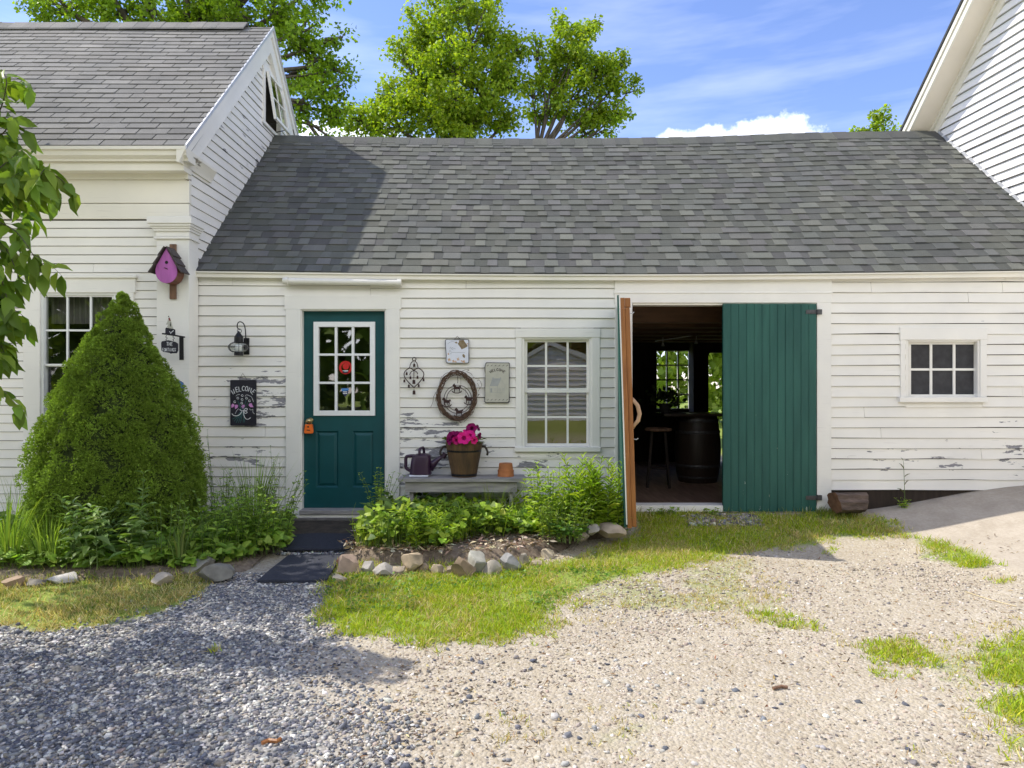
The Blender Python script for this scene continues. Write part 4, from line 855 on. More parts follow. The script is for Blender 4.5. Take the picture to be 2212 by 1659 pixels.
# ================================================================ THINGS ON THE WALLS
def smooth_path(pts, n=4):
    pts = [np.array(p, float) for p in pts]; out = []
    for i in range(len(pts)-1):
        a, b_, c, d = pts[max(i-1, 0)], pts[i], pts[i+1], pts[min(i+2, len(pts)-1)]
        for j in range(n):
            t = j/n; out.append(.5*((2*b_)+(c-a)*t+(2*a-5*b_+4*c-d)*t*t+(3*b_-a-3*c+d)*t**3))
    return out+[pts[-1]]
def U2(cx, cy, ox, oy, sc): return ((ox+cx*sc)*.7373, (oy+cy*sc)*.7373)
GL = {'W': [[(0, 1), (.22, 0), (.5, .7), (.78, 0), (1, 1)]], 'E': [[(.9, 1), (.1, 1), (.1, 0), (.9, 0)], [(.1, .52), (.75, .52)]], 'L': [[(.1, 1), (.1, 0), (.85, 0)]],
 'C': [[(.95, .8), (.6, 1), (.2, .8), (.08, .45), (.25, .1), (.6, 0), (.95, .18)]], 'O': [[(.5, 1), (.1, .75), (.05, .35), (.35, 0), (.7, .05), (.97, .4), (.9, .8), (.5, 1)]],
 'M': [[(.05, 0), (.15, 1), (.5, .3), (.85, 1), (.97, 0)]], 'T': [[(0, 1), (1, 1)], [(.5, 1), (.5, 0)]], 'H': [[(.1, 1), (.1, 0)], [(.9, 1), (.9, 0)], [(.1, .5), (.9, .5)]],
 'F': [[(.9, 1), (.1, 1), (.1, 0)], [(.1, .52), (.7, .52)]], 'R': [[(.1, 0), (.1, 1), (.75, .95), (.85, .72), (.7, .52), (.1, .5)], [(.5, .5), (.95, 0)]], 'I': [[(.5, 1), (.5, 0)]],
 'N': [[(.1, 0), (.1, 1), (.9, 0), (.9, 1)]], 'G': [[(.95, .8), (.6, 1), (.2, .8), (.08, .45), (.25, .1), (.6, 0), (.95, .2), (.95, .45), (.6, .45)]], 'S': [[(.9, .85), (.5, 1), (.12, .78), (.5, .52), (.88, .25), (.5, 0), (.08, .15)]]}
def word(mb, txt, place, w, y, gw):
    for i, ch in enumerate(txt):
        (ox, oz), a, h = place(i); c, s = math.cos(a), math.sin(a)
        for st in GL[ch]: mb.ribbon([(ox+c*(q[0]-.5)*gw-s*(q[1]-.5)*h, oz+s*(q[0]-.5)*gw+c*(q[1]-.5)*h) for q in st], w, y)
# birdhouse on the pilaster
y0 = -.40; cx, bz = fx(359, y0), fz(612, y0)
bh = empty('birdhouse', (cx, -.25, bz), 'pink teardrop birdhouse with shingled roof on the corner pilaster', 'birdhouse')
def tear(r=1.0):
    p = []; 
    for kk in range(15): a = math.radians(-205+kk*230/14); p.append((.104*r*math.cos(a), .118+.116*r*math.sin(a)))
    return p
t = [(q[0], q[1]) for q in tear()]; apex = (0, .335)
poly = [(cx+x, y0, bz+z) for x, z in ([apex]+t)]
b = MB(); b.prism(poly, (0, 0, 0), (0, .012, 0)); fr = b.build('front_panel', M['orchid'], bh)
b = MB(); hc = (cx+.004, y0-.001, bz+.20)
b.add([(hc[0]+.016*math.cos(a*math.pi/8), hc[1]-.001, hc[2]+.016*math.sin(a*math.pi/8)) for a in range(16)], [tuple(range(16))]); b.build('entrance_hole', M['dark'], fr)
b = MB(); b.tube([(cx-.016, y0-.004, bz+.148), (cx+.016, y0-.004, bz+.136)], .0035, 5); b.build('perch_mark', M['rust'], fr)
b = MB(); b.prism([(p[0], y0+.0125, p[2]) for p in poly], (0, 0, 0), (0, .13, 0)); b.build('body', M['bird_body'], bh)
b = MB()
for sg in (-1, 1):
    for i in range(3):
        a0, a1 = i/3, (i+1)/3+.07; ap = Vector((0, .345)); ed = Vector((.128*sg, .108)); d = (ed-ap); nn = Vector((-d.y, d.x)).normalized()
        if nn.y < 0: nn = -nn
        lo = .004+.010*(2-i)*0; p0 = ap+d*a0+nn*.004; p1 = ap+d*a1+nn*.018
        b.prism([(cx+q.x, y0-.022-.003*i, bz+q.y) for q in (p0, p1, p1+nn*.012, p0+nn*.012)], (0, 0, 0), (0, .165, 0))
b.build('roof', M['bird_roof'], bh)
b = MB(); b.ub(365.5, 380, 527, 646, -.252, -.231); b.build('backboard', M['old_wood'], bh, bevel=.006)
# hanging name sign with painted figure
yS = -.30
br = empty('name_sign', P(372, 770, -.235), 'black iron bracket sign with white lettering and a small painted figure on top', 'sign')
b = MB(); c0 = lambda x, y: U2(x, y, 480, 920, 120/1244)
def pt(x, y, Y): u, v = c0(x, y); return P(u, v, Y)
b.prism([pt(468, 690, -.236), pt(590, 720, -.236), pt(600, 1395, -.236), pt(470, 1395, -.236)], (0, 0, 0), (0, .006, 0))
aw_ = [pt(580, 700, -.24), pt(520, 690, -.25), pt(430, 675, -.29), pt(200, 635, -.38), pt(-60, 595, -.47)]
for i in range(4): p, q = Vector(aw_[i]), Vector(aw_[i+1]); b.add([p+Vector((0, 0, .006)), q+Vector((0, 0, .006)), q+Vector((0, 0, -.006)), p+Vector((0, 0, -.006)), p+Vector((.02, .012, .006)), q+Vector((.02, .012, .006)), q+Vector((.02, .012, -.006)), p+Vector((.02, .012, -.006))], [(0, 1, 2, 3), (4, 7, 6, 5), (0, 4, 5, 1), (3, 2, 6, 7)])
b.build('bracket', M['iron'], br)
yb_ = -.39
b = MB(); q = [(-60, 830), (130, 795), (340, 845), (420, 900), (425, 1100), (385, 1190), (240, 1195), (205, 1205), (170, 1180), (-10, 1150), (-75, 1110), (-85, 880)]
b.prism([pt(x, y, yb_) for x, y in q], (0, 0, 0), (0, .012, 0)); sg_ = b.build('sign_board', M['slate'], br)
b = MB()
def plc(x0, x1, y, h, n):
    def f(i): u, v = c0(x0+(x1-x0)*i/max(n-1, 1), y); return (fx(u, yb_), fz(v, yb_)), -.06, h*.0711*.0047*6.55/6.93
    return f
word(b, 'THE', plc(110, 245, 910, 105, 3), .0048, yb_-.0015, .017); word(b, 'FORTINGS', plc(-25, 345, 1085, 100, 8), .0044, yb_-.0015, .0145); b.build('lettering', M['white_paint'], sg_)
for x in (85, 300):
    b = MB(); b.tube([pt(x, 650, yb_+.004), pt(x-30, 700, yb_+.004), pt(x+25, 730, yb_+.004), pt(x-25, 780, yb_+.004), pt(x, 815, yb_+.004)], .0035, 6); b.build('hook', M['iron'], br)
b = MB(); b.prism([pt(x, y, yb_) for x, y in ((45, 440), (75, 410), (300, 455), (335, 480), (340, 640), (45, 600))], (0, 0, 0), (0, .01, 0)); b.mi = 1
b.ribbon([(fx(c0(x, y)[0], yb_), fz(c0(x, y)[1], yb_)) for x, y in ((170, 530), (220, 570), (300, 500))], .006, yb_-.002); b.ribbon([(fx(c0(x, y)[0], yb_), fz(c0(x, y)[1], yb_)) for x, y in ((215, 570), (210, 620))], .005, yb_-.002)
b.build('sign_block', [M['slate'], M['white_paint']], br)
b = MB(); b.prism([pt(x, y, yb_) for x, y in ((60, 320), (110, 230), (135, 130), (170, 90), (200, 190), (225, 260), (250, 350), (285, 440), (200, 465), (130, 420), (90, 390), (130, 320))], (0, 0, 0), (0, .008, 0)); b.mi = 1
b.prism([pt(x, y, yb_-.001) for x, y in ((135, 120), (175, 110), (215, 205), (165, 205))], (0, 0, 0), (0, .0005, 0)); b.mi = 2
b.prism([pt(x, y, yb_-.001) for x, y in ((130, 60), (155, 55), (150, 90), (130, 90))], (0, 0, 0), (0, .008, 0)); b.prism([pt(x, y, yb_-.001) for x, y in ((205, 240), (215, 350), (190, 400), (180, 330))], (0, 0, 0), (0, .0005, 0))
b.build('painted_figure', [M['cream'], mat('dull_red', (.22, .03, .035), .6), M['iron']], br)
# wall lantern
yl = -.11
la = empty('wall_lantern', P(520, 745, 0), 'black iron onion lantern on the clapboards left of the entry door', 'lantern')
b = MB(); b.ub(526, 538, 730, 766, -.028, -.012); b.build('back_plate', M['iron'], la, bevel=.003)
b = MB(); hk = [P(531, 760, -.03), P(531, 735, -.05), P(530, 712, -.09), P(526, 699, -.1), P(518, 695, yl), P(513, 700, yl), P(513, 708, yl), P(518, 712, yl)]
b.tube(smooth_path(hk), .0055, 7); b.tube([(fx(517, yl)+.021*math.cos(a*.42), yl, fz(715, yl)+.021*math.sin(a*.42)) for a in range(16)], .003, 5); b.build('scroll_arm', M['iron'], la, smooth=True)
cx, lz = fx(515.5, yl), fz(768, yl); s = .0046
b = MB(); b.lathe([(.002, 54*s), (.012, 51*s), (.040, 41*s), (.042, 40*s), (.042, 30*s), (.048, 29.5*s), (.048, 28.5*s)], (cx, yl, lz), 20); b.build('cap', M['iron'], la)
b = MB(); b.lathe([(.043, 0), (.043, 6*s), (.04, 7*s)], (cx, yl, lz), 20); b.build('base_cup', M['iron'], la)
b = MB(); prof = [(.046, 7*s), (.075, 10*s), (.090, 14*s), (.095, 18*s), (.088, 22*s), (.07, 26*s), (.046, 28.5*s)]; b.lathe(prof, (cx, yl, lz), 28); b.build('glass_globe', M['glass'], la, smooth=True)
b = MB(); b.lathe([(.024, 7*s), (.032, 11*s), (.032, 21*s), (.022, 26*s)], (cx, yl, lz), 16); b.build('bulb', M['frost'], la, smooth=True)
b = MB(); b.tube([(cx+.097*math.cos(a*math.pi/12), yl+.097*math.sin(a*math.pi/12), lz+18*s) for a in range(25)], .0022, 5)
for a in range(4):
    c_, s_ = math.cos(a*math.pi/2+.4), math.sin(a*math.pi/2+.4); b.tube([(cx+(r+.004)*c_, yl+(r+.004)*s_, lz+z) for r, z in prof], .0025, 5)
b.build('wire_guard', M['iron'], la)
# dark slate welcome sign with painted flowers
yw = -.042; S0 = lambda x, y: U2(x, y, 660, 1100, 110/1141)
def sp(x, y): u, v = S0(x, y); return (fx(u, yw), fz(v, yw))
sl_ = empty('slate_welcome_sign', P(525, 870, -.03), 'dark slate WELCOME sign painted with pink and white flowers', 'sign')
b = MB(); b.prism([(sp(x, y)[0], yw, sp(x, y)[1]) for x, y in ((150, 150), (170, 135), (560, 138), (920, 135), (940, 155), (935, 500), (942, 900), (930, 1200), (940, 1490), (915, 1522), (500, 1525), (180, 1525), (152, 1500), (155, 1000), (146, 600))], (0, 0, 0), (0, .012, 0)); b.build('slate', M['slate'], sl_)
b = MB(); lets = [(240, 500, .45), (355, 430, .25), (450, 410, .12), (548, 392, .0), (650, 398, -.1), (755, 435, -.35), (862, 505, -.75)]
def pw(i): x, y, a = lets[i]; return sp(x, y), a, .048
word(b, 'WELCOME', pw, .0062, yw-.0012, .028); b.build('lettering', M['white_paint'], sl_)
b = MB()
for pts in ([(200, 1160), (260, 1215), (360, 1225), (450, 1180), (510, 1090)], [(555, 1080), (565, 1200), (620, 1310), (700, 1330), (770, 1280)], [(440, 1030), (500, 1075), (560, 1060), (620, 1000), (670, 1010), (650, 1060), (560, 1075), (640, 1090), (665, 1130), (600, 1150), (560, 1080)]): b.ribbon(smooth_path([sp(*p) for p in pts]), .006, yw-.0016)
b.build('painted_bow', M['white_paint'], sl_)
for x, y in ((385, 690), (520, 610), (515, 730), (650, 690), (735, 770), (505, 840), (290, 800)):
    b = MB(); b.ribbon([sp(x+32*math.cos(a*.8), y+30*math.sin(a*.8)) for a in range(8)], .0045, yw-.0014); b.build('painted_white_flower', M['white_paint'], sl_)
for pts in ([(320, 630), (370, 590), (440, 575)], [(600, 640), (640, 590), (720, 610), (800, 660), (860, 800)], [(735, 1010), (780, 1050), (840, 1030), (840, 1110), (890, 1170)], [(410, 1010), (350, 1070), (305, 1170)]): b = MB(); b.ribbon(smooth_path([sp(*p) for p in pts]), .003, yw-.0014); b.build('painted_tendril', M['white_paint'], sl_)
for pts in ([(185, 900), (230, 850), (285, 900), (250, 960), (185, 985)], [(285, 930), (320, 885), (390, 900), (380, 970), (305, 1025)], [(490, 930), (530, 890), (600, 895), (590, 950), (545, 1015), (500, 970)], [(705, 900), (740, 850), (800, 845), (825, 900), (860, 965), (760, 965)]): b = MB(); b.prism([(sp(*p)[0], yw-.0012, sp(*p)[1]) for p in pts], (0, 0, 0), (0, .001, 0)); b.build('painted_pink_heart', M['pink_paint'], sl_)
b = MB()
for x0, x1, y1 in ((430, 210, 1330), (450, 270, 1400), (470, 330, 1445), (490, 400, 1440), (505, 460, 1450), (530, 545, 1440), (540, 590, 1430)): b.ribbon(smooth_path([sp(x0+40, 1100), sp((x0+x1)/2+20, 1250), sp(x1, y1)]), .0035, yw-.0013)
for x0, x1, y1 in ((500, 430, 830), (520, 520, 780), (540, 640, 740), (560, 700, 830), (480, 380, 760)): b.ribbon([sp(x0, 1040), sp(x1, y1)], .003, yw-.0013)
b.build('painted_stems', M['teal_paint'], sl_)
b = MB(); b.tube([P(517, 820, -.03), P(524.5, 806, -.02), P(533, 820, -.03)], .002, 5); b.build('hanging_wire', M['rust'], sl_)
# shield shaped alarm sign on a short stake behind the spruce
sh = empty('alarm_sign', P(388, 850, -.4), 'blue and navy shield sign half hidden behind the spruce', 'sign')
ysh = -.40; b = MB(); q = [(372, 826), (378, 823), (390, 823), (396, 827), (396.5, 845), (395, 855), (388, 864), (378, 858)]
b.prism([P(u, v, ysh) for u, v in q], (0, 0, 0), (0, .006, 0)); b.build('shield', M['navy'], sh)
b = MB(); b.prism([P(u, v, ysh-.001) for u, v in ((373, 827), (378, 824), (390, 824), (395.5, 828), (395.7, 838), (373, 837))], (0, 0, 0), (0, .0008, 0)); b.mi = 1
b.prism([P(u, v, ysh-.001) for u, v in ((386, 845), (390, 848), (394, 846), (393, 851), (386, 850))], (0, 0, 0), (0, .0008, 0)); b.build('shield_face', [M['blue_sticker'], M['white_paint']], sh)
b = MB(); b.tube([(fx(386, ysh+.012), ysh+.012, .05), (fx(386, ysh+.012), ysh+.012, fz(826, ysh))], .008, 6); b.build('stake', M['flash'], sh)
# orange lock box on the knob
lb = empty('lock_box', P(667, 925, -.02), 'bright orange key lock box hanging on the entry door knob', 'lock box')
yk = -.02; b = MB(); b.prism([P(u, v, yk) for u, v in ((658.5, 917), (674, 916.5), (676.5, 934), (674, 936.5), (658, 936.5), (656.5, 934))], (0, 0, 0), (0, .03, 0)); b.build('case', M['orange'], lb, bevel=.004)
b = MB(); b.tube([P(661, 918, yk+.015), P(661, 909, yk+.015), P(665, 905, yk+.015), P(671, 905, yk+.015), P(673, 909, yk+.015), P(673, 918, yk+.015)], .0035, 6); b.build('shackle', M['brass'], lb)
b = MB(); b.box(*[fx(664, yk), fx(667.5, yk)], yk-.002, yk, fz(923.5, yk), fz(920.5, yk)); b.build('keyhole', M['iron'], lb); b = MB(); b.ribbon([(fx(662.5, yk), fz(929, yk)), (fx(670, yk), fz(929.5, yk))], .008, yk-.002); b.build('dial_slot', M['iron'], lb)
# heart wind chime
ych = -.055; C0 = lambda x, y: U2(x, y, 1160, 1030, 260/1961)
def cp(x, y, Y=ych): u, v = C0(x, y); return P(u, v, Y)
hc_ = empty('heart_wind_chime', P(895, 815, -.03), 'rusty iron heart wind chime with small bells right of the entry door', 'wind chime')
b = MB()
for sg in (-1, 1): b.tube(smooth_path([cp(398+sg*q[0], q[1]) for q in ((0, 412), (50, 380), (105, 368), (180, 420), (218, 490), (198, 575), (118, 680), (0, 795))]), .0048, 6)
b.tube(smooth_path([cp(*p) for p in ((300, 368), (330, 262), (400, 205), (462, 255), (490, 360))]), .0042, 6); b.tube(smooth_path([cp(*p) for p in ((303, 520), (335, 450), (398, 420), (455, 448), (482, 500))]), .0042, 6); b.tube([cp(398, 420), cp(396, 575)], .004, 6)
b.tube([cp(405+40*math.cos(a*.4), 168+38*math.sin(a*.4)) for a in range(17)], .0045, 6)
b.build('heart_frame', M['rust'], hc_, smooth=True)
bell0 = None
for x, y, k_ in ((237, 490, 1), (186, 652, 1), (320, 582, 1), (477, 572, 1), (610, 625, 1), (285, 762, 1), (503, 757, 1), (396, 672, 1.45), (400, 905, 1.45), (405, 305, 1.15)):
    c = cp(x, y); r = .0094*k_
    b = MB(); b.lathe([(r*.55, .0145*k_), (r*.9, .0135*k_), (r, .010*k_), (r*1.08, -.014*k_), (r*.9, -.014*k_), (r*.8, .005)], c, 14); b.tube([(c[0], c[1], c[2]+.0145*k_), (c[0], c[1], c[2]+.028*k_)], .0018, 4); b.build('bell', M['rust'], hc_)
b = MB(); b.tube([(fx(895, 0)+.0, -.0, cp(405, 130)[2]), (cp(405, 130)[0], ych, cp(405, 130)[2])], .003, 5); b.build('nail', M['rust'], hc_)
# vine wreath
yv = -.06; wc = cp(1345, 980, yv); ra, rb = 395*.0977*.0047, 505*.0977*.0047
wr = empty('vine_wreath', wc, 'oval wreath of twisted brown vines on the wall above the planter', 'wreath')
b = MB()
for i in range(34):
    a0 = random.random()*6.28; ln = random.uniform(2.2, 5.5); m_ = 40; ph, ph2 = random.random()*6.28, random.random()*6.28; rr = random.uniform(.2, 1)*.026; tw = random.choice((2, 3, 4))
    pts = []
    for j in range(m_):
        a = a0+ln*j/(m_-1); o = rr*math.cos(tw*a+ph); yo = rr*math.sin(tw*a+ph); k_ = 1+.03*math.sin(3*a+ph2)
        fl_ = .012*max(0, (j/(m_-1)-.93))*14
        pts.append((wc[0]+(ra*k_+o+fl_)*math.cos(a), yv+yo*.9, wc[2]+(rb*k_+o+fl_)*math.sin(a)))
    r0 = random.uniform(.0025, .006); b.tube(pts, [r0*(1-.5*j/(m_-1)) for j in range(m_)], 6)
b.build('vine_ring', M['vine'], wr)
b = MB()
for pts in ([(1700, 560), (1780, 600), (1845, 607)], [(1790, 650), (1850, 640), (1890, 740), (1850, 830)], [(1800, 700), (1845, 800), (1820, 880)], [(880, 900), (830, 1010), (815, 1120), (760, 1245)], [(960, 760), (975, 650), (1010, 545)], [(1450, 440), (1540, 400), (1620, 405), (1560, 440)], [(1580, 460), (1650, 480), (1690, 530)], [(1300, 1510), (1380, 1530), (1445, 1570)], [(1700, 1370), (1600, 1460), (1510, 1545)], [(1810, 960), (1845, 940), (1800, 1000)]): b.tube(smooth_path([cp(*p, yv) for p in pts]), .0022, 5)
b.build('stray_tendrils', M['vine'], wr)
# rocking horse ring hung inside the wreath
yh = -.062
rh = empty('rocking_horse_ring', cp(1370, 1040, yh), 'rusty double ring with four rocking horses hanging inside the vine wreath', 'ornament')
b = MB()
for r in (305, 248): b.tube([cp(1368+r*math.cos(a*math.pi/24), 1055+r*1.02*math.sin(a*math.pi/24), yh) for a in range(49)], .0035, 5)
b.build('double_ring', M['rust'], rh)
HS = [(-105, -25), (-95, -60), (-75, -75), (-62, -95), (-48, -70), (-25, -45), (-15, -25), (45, -25), (60, -40), (85, -38), (100, 10), (88, 12), (72, -10), (68, 40), (62, 95), (48, 95), (48, 55), (36, 38), (-42, 40), (-48, 95), (-64, 95), (-66, 30), (-72, -10), (-85, -18)]
RK = [(-120, 78), (-100, 72), (-80, 92), (-30, 110), (30, 110), (75, 94), (95, 70), (115, 74), (90, 112), (35, 132), (-35, 132), (-90, 112)]
for x, y in ((1348, 795), (1122, 1095), (1612, 1050), (1395, 1325)):
    b = MB()
    for pl in (HS, RK): b.prism([cp(x+p[0]*.98, y+p[1], yh-.004) for p in pl], (0, 0, 0), (0, .006, 0))
    b.build('rocking_horse', M['rust'], rh)
b = MB(); b.tube([cp(1368, 540, yh), cp(1362, 590, yh), cp(1370, 640, yh), cp(1362, 700, yh)], .003, 5); b.build('hanging_chain', M['rust'], rh)
# chipped white plaque
yp = -.045; Q0 = lambda x, y: U2(x, y, 1290, 980, 230/1734)
def qp(x, y): u, v = Q0(x, y); return (fx(u, yp), fz(v, yp))
def q3(x, y, d=0): p = qp(x, y); return (p[0], yp-d, p[1])
pq = empty('chipped_plaque', P(986, 758, -.03), 'small square white slate plaque with chipped paint and flower border', 'plaque')
b = MB(); b.prism([q3(*p) for p in ((105, 125), (125, 105), (240, 112), (400, 104), (620, 108), (635, 130), (632, 300), (640, 450), (635, 620), (615, 635), (300, 632), (150, 636), (122, 600), (125, 450), (112, 300))], (0, 0, 0), (0, .012, 0)); b.build('slate', M['slate'], pq)
b = MB(); b.prism([q3(*p, .0012) for p in ((120, 135), (140, 118), (250, 124), (610, 120), (622, 140), (622, 610), (605, 622), (160, 624), (136, 596), (140, 450), (126, 300))], (0, 0, 0), (0, .001, 0)); b.build('white_face', M['plaque'], pq)
b = MB(); b.prism([q3(*p, .0018) for p in ((415, 128), (520, 122), (545, 170), (610, 258), (540, 300), (470, 328), (440, 280), (385, 205), (410, 170))], (0, 0, 0), (0, .0006, 0)); b.prism([q3(*p, .0018) for p in ((320, 180), (350, 155), (390, 190), (350, 200))], (0, 0, 0), (0, .0006, 0)); b.prism([q3(*p, .0018) for p in ((485, 450), (520, 430), (550, 470), (540, 520), (500, 500))], (0, 0, 0), (0, .0006, 0)); b.build('chipped_patch', M['rust_patch'], pq)
b = MB()
for x, y, r in ((180, 430, 26), (200, 555, 45), (290, 590, 36), (395, 545, 40), (340, 600, 30), (520, 600, 42), (470, 585, 22), (600, 205, 22)): b.prism([q3(x+r*math.cos(a*.7)*(1 if a % 2 else .6), y+r*math.sin(a*.7)*(1 if a % 2 else .6), .0018) for a in range(9)], (0, 0, 0), (0, .0006, 0))
b.build('painted_flowers', M['orange_flower'], pq)
b = MB()
for pts in ([(160, 210), (200, 180), (260, 155), (330, 170)], [(205, 310), (235, 275), (240, 320), (275, 285), (285, 320), (255, 335)], [(190, 400), (215, 350), (245, 395), (300, 395), (400, 395), (545, 395)], [(215, 430), (240, 415), (235, 440)], [(300, 320), (320, 300), (330, 322)]): b.ribbon(smooth_path([qp(*p) for p in pts]), .0025, yp-.0024)
b.build('faded_script', M['pencil'], pq)
b = MB(); b.tube([P(982, 733, -.03), P(988, 726, -.02), P(994, 733, -.03)], .002, 5); b.build('hanging_wire', M['rust'], pq)
# cream welcome plaque with a house drawing
cw = empty('house_welcome_plaque', P(1074, 826, -.03), 'cream slate WELCOME plaque with a pencil drawing of a house', 'plaque')
b = MB(); b.prism([q3(*p) for p in ((980, 700), (1000, 628), (1020, 614), (1300, 620), (1520, 620), (1535, 640), (1528, 800), (1532, 950), (1526, 1200), (1534, 1380), (1530, 1490), (1505, 1512), (1200, 1504), (990, 1508), (972, 1480), (984, 1300), (980, 1000), (992, 880), (978, 800))], (0, 0, 0), (0, .012, 0)); b.build('slate', M['slate'], cw)
b = MB(); b.prism([q3(*p, .0012) for p in ((996, 700), (1014, 640), (1040, 630), (1505, 634), (1518, 650), (1512, 1470), (1490, 1494), (1000, 1490), (990, 1460), (998, 900))], (0, 0, 0), (0, .001, 0)); b.build('cream_face', M['cream'], cw)
b = MB(); n = 7
def pw2(i): a = math.radians(128-i*76/6); return qp(1262+235*math.cos(a)*1.02, 1010-235*math.sin(a)), a-math.pi/2, .025
word(b, 'WELCOME', pw2, .0055, yp-.0026, .0185)
for y in (686, 1442):
    for i in range(6): x = 1050+i*85; b.ribbon([qp(x-18, y+14), qp(x+18, y-14)], .0042, yp-.0026)
b.build('lettering', mat('brown_ink', (.06, .045, .04), .8), cw)
b = MB()
for pl in ([(1150, 970), (1345, 970), (1262, 1140), (1090, 1140)], [(1105, 1185), (1145, 1185), (1145, 1280), (1105, 1280)], [(1150, 945), (1178, 945), (1180, 972), (1150, 972)], [(1315, 945), (1342, 945), (1342, 972), (1315, 972)]): b.prism([q3(*p, .002) for p in pl], (0, 0, 0), (0, .0006, 0))
for pl in ([(1090, 1150), (1090, 1280), (1420, 1280), (1420, 1150)], [(1262, 1145), (1345, 990), (1440, 1150)], [(1262, 1145), (1262, 1280)]): b.ribbon([qp(*p) for p in pl], .0028, yp-.0024)
for x0 in (1185, 1290, 1365):
    for y in (1195, 1218, 1241): b.ribbon([qp(x0, y), qp(x0+48, y)], .0028, yp-.0024)
b.build('house_drawing', M['pencil_light'], cw)
# ================================================================ BENCH AND WHAT STANDS ON IT
bt = fz(1029, -.22)
be = empty('plank_bench', (fx(997, -.2), -.2, .14), 'low weathered grey plank bench against the wall under the wreath', 'bench')
b = MB()
for ya, yb2, j in ((-.37, -.205, 0), (-.20, -.045, .004)):
    n = 8; x0, x1 = fx(862+j*800, -.3), fx(1136-j*500, -.3)
    for i in range(n): b.box(x0+(x1-x0)*i/n-.0005*(i > 0), x0+(x1-x0)*(i+1)/n, ya+random.uniform(0, .004), yb2, bt-.034, bt+random.uniform(-.002, .0)-(j))
b.build('seat', M['grey_wood'], be)
b = MB(); b.box(fx(876, -.31), fx(1117, -.31), -.335, -.305, bt-.138, bt-.036); b.mi = 1
for v in (1040, 1047, 1053): b.lathe([(.0035, 0), (.0035, .004)], (fx(1112, -.336), -.337, fz(v, -.336)), 8)
b.build('apron', [M['grey_wood'], M['iron']], be)
for u in (892, 1104): b = MB(); b.box(fx(u-4, -.2), fx(u+4, -.2), -.30, -.06, .05, bt-.0345); b.build('leg', M['grey_wood'], be)
# watering can
yc_ = -.20; z0 = bt+.001; Uc = lambda x, y: U2(x, y, 1140, 1210, 420/2212)
def wp(x, y, dy=0): u, v = Uc(x, y); return (fx(u, yc_), yc_+dy, fz(v, yc_))
can = empty('watering_can', (wp(480, 1000)[0], yc_, z0), 'dark purple plastic watering can on the bench left of the planter', 'watering can')
b = MB(); lv = [(940, 320, 655, .085), (800, 335, 640, .085), (700, 350, 650, .085), (650, 370, 640, .078), (630, 420, 610, .06), (622, 480, 560, .03)]
ring = []
for y, xa, xb, r in lv:
    xl, xr = wp(xa, y)[0], wp(xb, y)[0]; z = max(wp(0, y)[2], z0+.0); m_ = 20
    for k_ in range(m_):
        a = 2*math.pi*k_/m_; ca, sa = math.cos(a), math.sin(a); sq = (abs(ca)**.6)*(1 if ca > 0 else -1); b.v.append(((xl+xr)/2+(xr-xl)/2*sq, yc_+r*(abs(sa)**.6)*(1 if sa > 0 else -1), z))
for i in range(len(lv)-1):
    for k_ in range(20): b.f.append([i*20+k_, i*20+(k_+1) % 20, (i+1)*20+(k_+1) % 20, (i+1)*20+k_]); b.m.append(0); b.c.append((1, 1, 1))
b.f.append([5*20+k_ for k_ in range(20)]); b.m.append(0); b.c.append((1, 1, 1))
b.build('body', M['purple'], can, smooth=True, auto=.7)
b = MB(); rw = [wp(320, 943), wp(650, 943)]; b.box(rw[0][0], rw[1][0]-.02, yc_-.084, yc_+.08, z0, wp(0, 941)[2]-.0005); b.build('white_base', M['plaque'], can, bevel=.015)
b = MB(); b.tube([wp(655, 800), wp(690, 770), wp(760, 715), wp(850, 640)], [.045, .032, .022, .014], 12); b.tube([wp(640, 870), wp(700, 800), wp(770, 720)], [.03, .02, .01], 8); b.build('spout', M['purple'], can, smooth=True)
b = MB(); b.tube([wp(828, 690), wp(870, 620)], [.024, .026], 12); b.build('rose', M['purple'], can)
b = MB(); b.tube(smooth_path([wp(400, 660), wp(300, 665), wp(262, 690), wp(258, 780), wp(265, 850), wp(345, 900)]), .0165, 10); b.build('side_handle', M['purple'], can, smooth=True)
b = MB(); b.tube(smooth_path([wp(478, 640, -.05), wp(480, 555, -.04), wp(500, 540, 0), wp(525, 545, .03), wp(530, 640, .05)]), .013, 8); b.build('top_handle', M['purple'], can, smooth=True)
# tapered wooden planter
yq = -.205; rt, rbm = (1043-962)*.0047*.5*(D+yq)/D, (1029-976)*.0047*.5*(D+yq)/D; zt = fz(957, yq-.1); pcx = fx(1002.5, yq)
pl_ = empty('wooden_planter', (pcx, yq, z0), 'tapered brown wooden stave planter standing on the bench', 'planter')
hh_ = zt-z0; b = MB(); ns = 14
for i in range(ns):
    a0, a1 = 2*math.pi*i/ns+.006, 2*math.pi*(i+1)/ns-.006; am = (a0+a1)/2; th_ = .018
    v = []
    for z, r in ((z0, rbm), (z0+hh_, rt)):
        for rr in (r, r-th_):
            for a in (a0, am, a1): q = rr/math.cos((a-am)*.55); v.append((pcx+q*math.cos(a), yq+q*math.sin(a), z))
    b.add(v, [(0, 1, 7, 6), (1, 2, 8, 7), (3, 9, 10, 4), (4, 10, 11, 5), (6, 7, 10, 9), (7, 8, 11, 10), (0, 6, 9, 3), (2, 5, 11, 8), (0, 3, 4, 1), (1, 4, 5, 2)])
b.build('staves', M['stave'], pl_)
